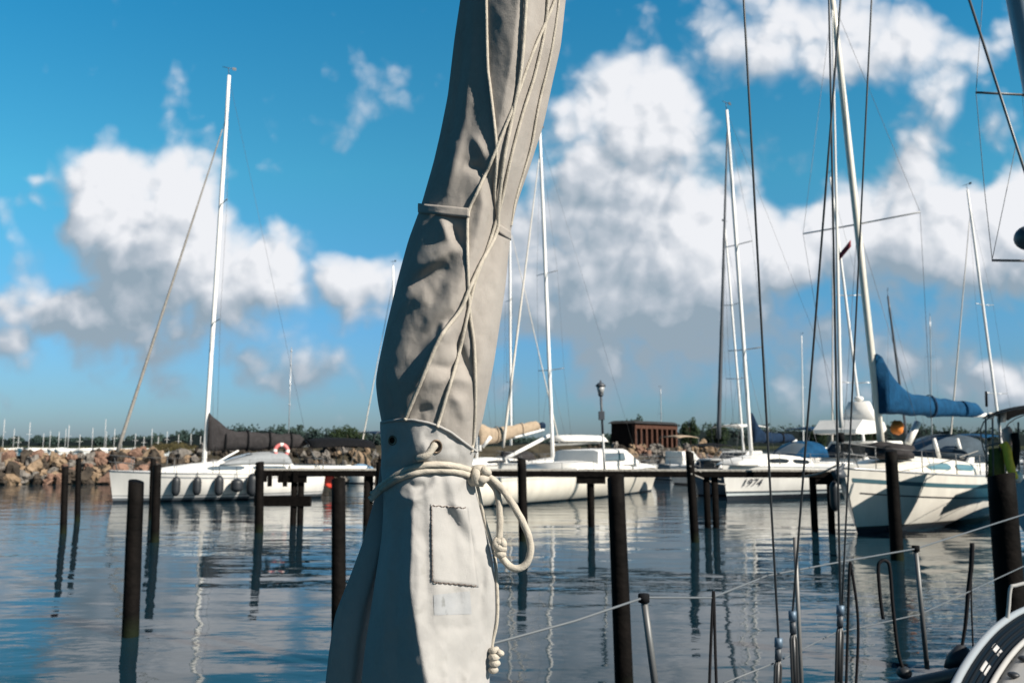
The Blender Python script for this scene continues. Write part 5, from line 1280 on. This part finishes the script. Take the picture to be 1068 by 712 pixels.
# ------------------------------------------------------------------ the near sailboat: rail, shrouds, foredeck edge
def near_boat():
    gun = [(-.32, 1.05), (.02, 2.05), (.50, 2.95), (1.18, 3.68), (2.13, 4.33), (3.2, 4.78), (4.6, 5.05), (6.2, 5.0), (8.0, 4.6)]
    near = [(-.30, .98), (.6, .95), (1.7, 1.0), (3.0, 1.2), (4.6, 1.55), (6.2, 2.0), (8.0, 2.6)]
    zd = 1.17
    root = empty('sailboat', (2.0, 3.0, 0), 0, 'nearest sailboat, showing only wire rail, turnbuckles and dark deck edge at lower right', 'sailboat')
    g = spline([(x, y, zd) for x, y in gun], 10); nr = spline([(x, y, zd) for x, y in near], 10); n = 60
    rs = lambda P, t: P[min(len(P) - 1, int(t * (len(P) - 1)))].lerp(P[min(len(P) - 1, int(t * (len(P) - 1)) + 1)], t * (len(P) - 1) % 1)
    q = MB(); grid = []
    for i in range(n + 1):
        t = i / n; a, b = rs(g, t), rs(nr, t); row = []
        for k in np.linspace(0, 1, 6): row.append((a.x + (b.x - a.x) * .16 * k, a.y + (b.y - a.y) * .16 * k - .0, zd - 1.5 * k))
        grid.append(row)
    q.sheet(grid); q.build('hull', mat('navy_hull', (.02, .035, .055), .25), root, local=False)
    q = MB(); q.sheet([[rs(g, i / n).lerp(rs(nr, i / n), k) for k in np.linspace(0, 1, 9)] for i in range(n + 1)]); q.build('deck', mat('grey_deck', (.20, .23, .26), .7, var=.15, scale=6), root, local=False)
    q = MB(); q.tube([p + Vector((0, 0, .035)) for p in g], .035, 8); q.build('toe_rail', mat('dark_rail', (.045, .055, .065), .5), root, local=False)
    for k in (1, 2):
        q = MB(); q.tube([p + Vector((.06 * k, -.075 * k, .012)) for p in g], .014, 6); q.build('deck_rib', mat('dark_rail', (.045, .055, .065), .5), root, local=False)
    # stanchions
    tops = []
    for (tx, ty, bx, by, Y) in ((671.5, 624, 686, 735, 2.93), (955, 572, 967, 697, 4.28)):
        a, t = at(bx, by, Y), at(tx, ty, Y); q = MB(); q.tube([a, t], .0125, 8); st = q.build('stanchion', steel, root, local=False)
        q = MB(); q.tube([t - Vector((0, 0, .012)), t + Vector((0, 0, .016))], .020, 8); q.build('cap', black, st, local=False); tops.append(t)
    end = at(1100, 526, 5.1)
    P = [at(470, 688, 2.35), at(512, 671, 2.5), at(520, 669, 2.52), at(600, 647, 2.72), tops[0] + Vector((0, 0, .004)), at(742, 623, 3.2), at(800, 600, 3.5), at(880, 585, 3.85), tops[1], end]
    q = MB(); q.tube(P, .0042, 6); q.build('lifeline', mat('lifeline_wire', (.10, .115, .13), .5), root, local=False)
    q = MB(); q.tube([at(755, 712, 3.15), at(810, 690, 3.5), at(870, 660, 3.9), at(960, 640, 4.28), at(1068, 590, 5.0)], .0035, 6); q.build('lifeline', mat('lifeline_wire', (.10, .115, .13), .5), root, local=False)
    # shrouds with turnbuckles
    sh = [((774, -30), (815, 655), 3.45, 3.2, (812, 668), .0048), ((879, -30), (826, 625), 3.45, 3.2, (826.5, 640), .0046), ((864, -30), (877, 620), 3.55, 3.4, (876.5, 634), .0046), ((910.5, -30), (880, 600), 3.6, 3.5, (878, 632), .0040)]
    for i, ((tx, ty), (bx, by), Yb, Yt, (kx, ky), r) in enumerate(sh):
        a = at(kx, ky, Yb); b = at(tx, ty, Yt); up = (b - a); b2 = a + up * 1.9
        q = MB(); q.tube([a, b2], r, 7); s_ = q.build('shroud', wire, root, local=False)
        if i == 3: continue
        foot = at(kx + (-3 if i != 1 else 5), ky + 125, Yb); d = (foot - a).normalized()
        q = MB(); q.tube([a - d * .012, a + d * .026], .016, 10); q.build('terminal', mat('blue_grey_metal', (.10, .15, .21), .5, metal=.3), s_, local=False)
        q = MB(); q.tube([a + d * .03, a + d * .075], .014, 8); q.build('toggle', darkspar, s_, local=False)
        sd = Vector((1, 0, 0))
        for sg in (-1, 1):
            q = MB(); q.tube([a + d * .075 + sd * .004 * sg, a + d * .10 + sd * .011 * sg, a + d * .50 + sd * .011 * sg], .0062, 7); q.build('turnbuckle_bar', mat('dark_steel', (.07, .072, .075), .45, metal=.6), s_, local=False)
        q = MB(); q.tube([a + d * .07, a + d * .30], .008, 8); q.build('threaded_rod', mat('dark_steel', (.07, .072, .075), .45, metal=.6), s_, local=False)
    q = MB(); q.tube([at(829, 560, 3.5), at(838, 760, 3.5)], .009, 7); q.build('backing_tube', mat('dull_tube', (.16, .16, .16), .5, metal=.3), root, local=False)
    # mast with its spreader at the upper right
    Ym = 5.2
    a, b = at(1214, 800, Ym), at(930, -700, Ym)
    ax = lambda s: a.lerp(b, s)
    q = MB(); q.tube([ax(s) for s in np.linspace(0, 1, 8)], .073, 14); m = q.build('mast', mat('slate_mast', (.20, .27, .33), .4, metal=.2), root, local=False)
    for (x0, y0, x1, y1) in ((1018, 96.5, 1077, 99.5), (1035, 271.5, 1110, 272.5)):
        q = MB(); q.tube([at(x0, y0, Ym - .05), at(x1, y1, Ym)], .008, 7); q.build('spreader', wire, m, local=False)
    q = MB(); q.tube([at(1009, -6, Ym - .1), at(1068, 176, Ym - .1), at(1105, 290, Ym - .1)], .0085, 7); q.build('stay', wire, root, local=False)
    for P_ in ([at(1026, -20, Ym), at(1018, 97, Ym - .05), at(1027, 200, Ym - .05), at(1035, 272, Ym - .05)], [at(1060, 150, Ym - .02), at(1035, 270, Ym - .05)]):
        q = MB(); q.tube(P_, .0022, 5); q.build('shroud', wire, root, local=False)
    # radar reflector ball
    q = MB(); c = at(1073, 248, Ym - .1); q.ball(c, .085, (1, 1, .95), 10); rd = q.build('radar_dome', mat('dome_slate', (.06, .08, .10), .4), m, local=False)
    q = MB(); q.tube([c + Vector((.0, 0, 0)), at(1092, 250, Ym)], .02, 8); q.build('bracket', darkspar, rd, local=False)
    return root
NB = near_boat()
def lines():
    def ln(pts, r, label, m=ropeb, name='sail_tie', cat='line', ball=None):
        P = spline(pts, 8); o = empty(name, P[0], 0, label, cat, 'dark lines on the rail of the nearest boat')
        q = MB(); q.tube(P, r, 7); q.build('cord', m, o, local=False)
        if ball:
            q = MB(); q.ball(ball[0], ball[1], (1, 1, .8), 9); q.build('toggle_ball', rubber, o, local=False)
        return o
    Y = 3.2
    ln([at(739, 740, Y), at(741, 680, Y), at(743.5, 624, Y), at(744.5, 622, Y), at(746, 680, Y), at(748, 740, Y)], .0058, 'black cord hanging in two legs from the rail wire, right of the nearer rail post')
    Y = 3.75
    ln([at(882, 730, Y), at(884, 660, Y), at(886, 594, Y), at(888, 593, Y), at(895, 650, Y), at(892, 730, Y)], .0062, 'black cord hanging in two legs beside the rightmost turnbuckle')
    Y = 4.15
    ln([at(921, 645, Y), at(918, 622, Y), at(916, 592, Y), at(919, 585, Y), at(924, 584.5, Y), at(928, 592, Y), at(931, 630, Y), at(936, 675, Y), at(941, 695, Y), at(945, 700, Y)], .0085, 'dark looped fender line with a round toggle, just left of the farther rail post', ball=(at(943, 701, Y), .036))
    Y = 4.6
    ln([at(1014, 566, Y), at(1013, 590, Y), at(1010, 615, Y), at(1007, 650, Y), at(1003, 676, Y)], lambda t: .013 - .006 * abs(t - .2), 'broad black strap hanging from the rail wire at lower right')
    ln([at(1014, 568, Y), at(1013, 620, Y), at(1015, 678, Y)], .0045, 'thin black cord beside the broad black strap at lower right')
    q = MB(); c = at(1003, 684, Y); q.loft([[c + Vector((.10 * math.cos(a), .06 * math.sin(a), -.06)) for a in np.linspace(0, 6.28, 13)[:-1]], [c + Vector((.08 * math.cos(a), .05 * math.sin(a), .0)) for a in np.linspace(0, 6.28, 13)[:-1]], [c + Vector((.02 * math.cos(a), .02 * math.sin(a), .06)) for a in np.linspace(0, 6.28, 13)[:-1]]])
    q.build('cleat', rubber, NB, local=False)
lines()
# small dinghy stowed on the near deck: pale rim, shade painted navy inside, sunlit patches as pale pieces
def tender():
    Y = 3.35
    rim = [at(990, 726, 3.05), at(1003, 700, 3.2), at(1019, 676, 3.4), at(1036, 657, 3.6), at(1053, 644, 3.8), at(1068, 636, 4.0), at(1090, 628, 4.25), at(1120, 622, 4.5)]
    root = empty('dinghy', at(1030, 700, 3.5), 0, 'small dinghy stowed on the near deck, pale rim, navy painted shade inside, at lower right', 'dinghy')
    R = spline(rim, 8)
    q = MB(); q.tube(R, .015, 9); q.build('rim', mat('pale_rim', (.26, .29, .32), .45), root, local=False)
    off = Vector((.30, -.14, -.17))
    q = MB(); q.sheet([[p + off * k + Vector((0, 0, -.09 * math.sin(PI * k))) for k in np.linspace(0, 1, 8)] for p in R]); solid(q.build('inside', mat('navy_shade', (.006, .012, .02), .95, spec=.02), root, local=False), .008)  # navy colour stands in for shade over the deck side
    q = MB(); q.sheet([[p + Vector((-.02, .02, -.02)) + Vector((.02, -.02, -.30)) * k for k in np.linspace(0, 1, 4)] for p in R]); solid(q.build('side', mat('navy_shade', (.006, .012, .02), .95, spec=.02), root, local=False), .008)
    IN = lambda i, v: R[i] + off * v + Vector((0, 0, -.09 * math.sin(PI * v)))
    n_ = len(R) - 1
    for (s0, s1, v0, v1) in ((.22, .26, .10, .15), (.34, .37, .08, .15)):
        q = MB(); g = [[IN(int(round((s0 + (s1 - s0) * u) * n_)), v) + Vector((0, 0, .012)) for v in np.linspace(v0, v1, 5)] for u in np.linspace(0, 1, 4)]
        q.sheet(g); solid(q.build('sun_patch', mat('pale_sun_patch', (.42, .41, .41), .6), root, local=False), .006)  # pale piece laid in as a patch of sunlight
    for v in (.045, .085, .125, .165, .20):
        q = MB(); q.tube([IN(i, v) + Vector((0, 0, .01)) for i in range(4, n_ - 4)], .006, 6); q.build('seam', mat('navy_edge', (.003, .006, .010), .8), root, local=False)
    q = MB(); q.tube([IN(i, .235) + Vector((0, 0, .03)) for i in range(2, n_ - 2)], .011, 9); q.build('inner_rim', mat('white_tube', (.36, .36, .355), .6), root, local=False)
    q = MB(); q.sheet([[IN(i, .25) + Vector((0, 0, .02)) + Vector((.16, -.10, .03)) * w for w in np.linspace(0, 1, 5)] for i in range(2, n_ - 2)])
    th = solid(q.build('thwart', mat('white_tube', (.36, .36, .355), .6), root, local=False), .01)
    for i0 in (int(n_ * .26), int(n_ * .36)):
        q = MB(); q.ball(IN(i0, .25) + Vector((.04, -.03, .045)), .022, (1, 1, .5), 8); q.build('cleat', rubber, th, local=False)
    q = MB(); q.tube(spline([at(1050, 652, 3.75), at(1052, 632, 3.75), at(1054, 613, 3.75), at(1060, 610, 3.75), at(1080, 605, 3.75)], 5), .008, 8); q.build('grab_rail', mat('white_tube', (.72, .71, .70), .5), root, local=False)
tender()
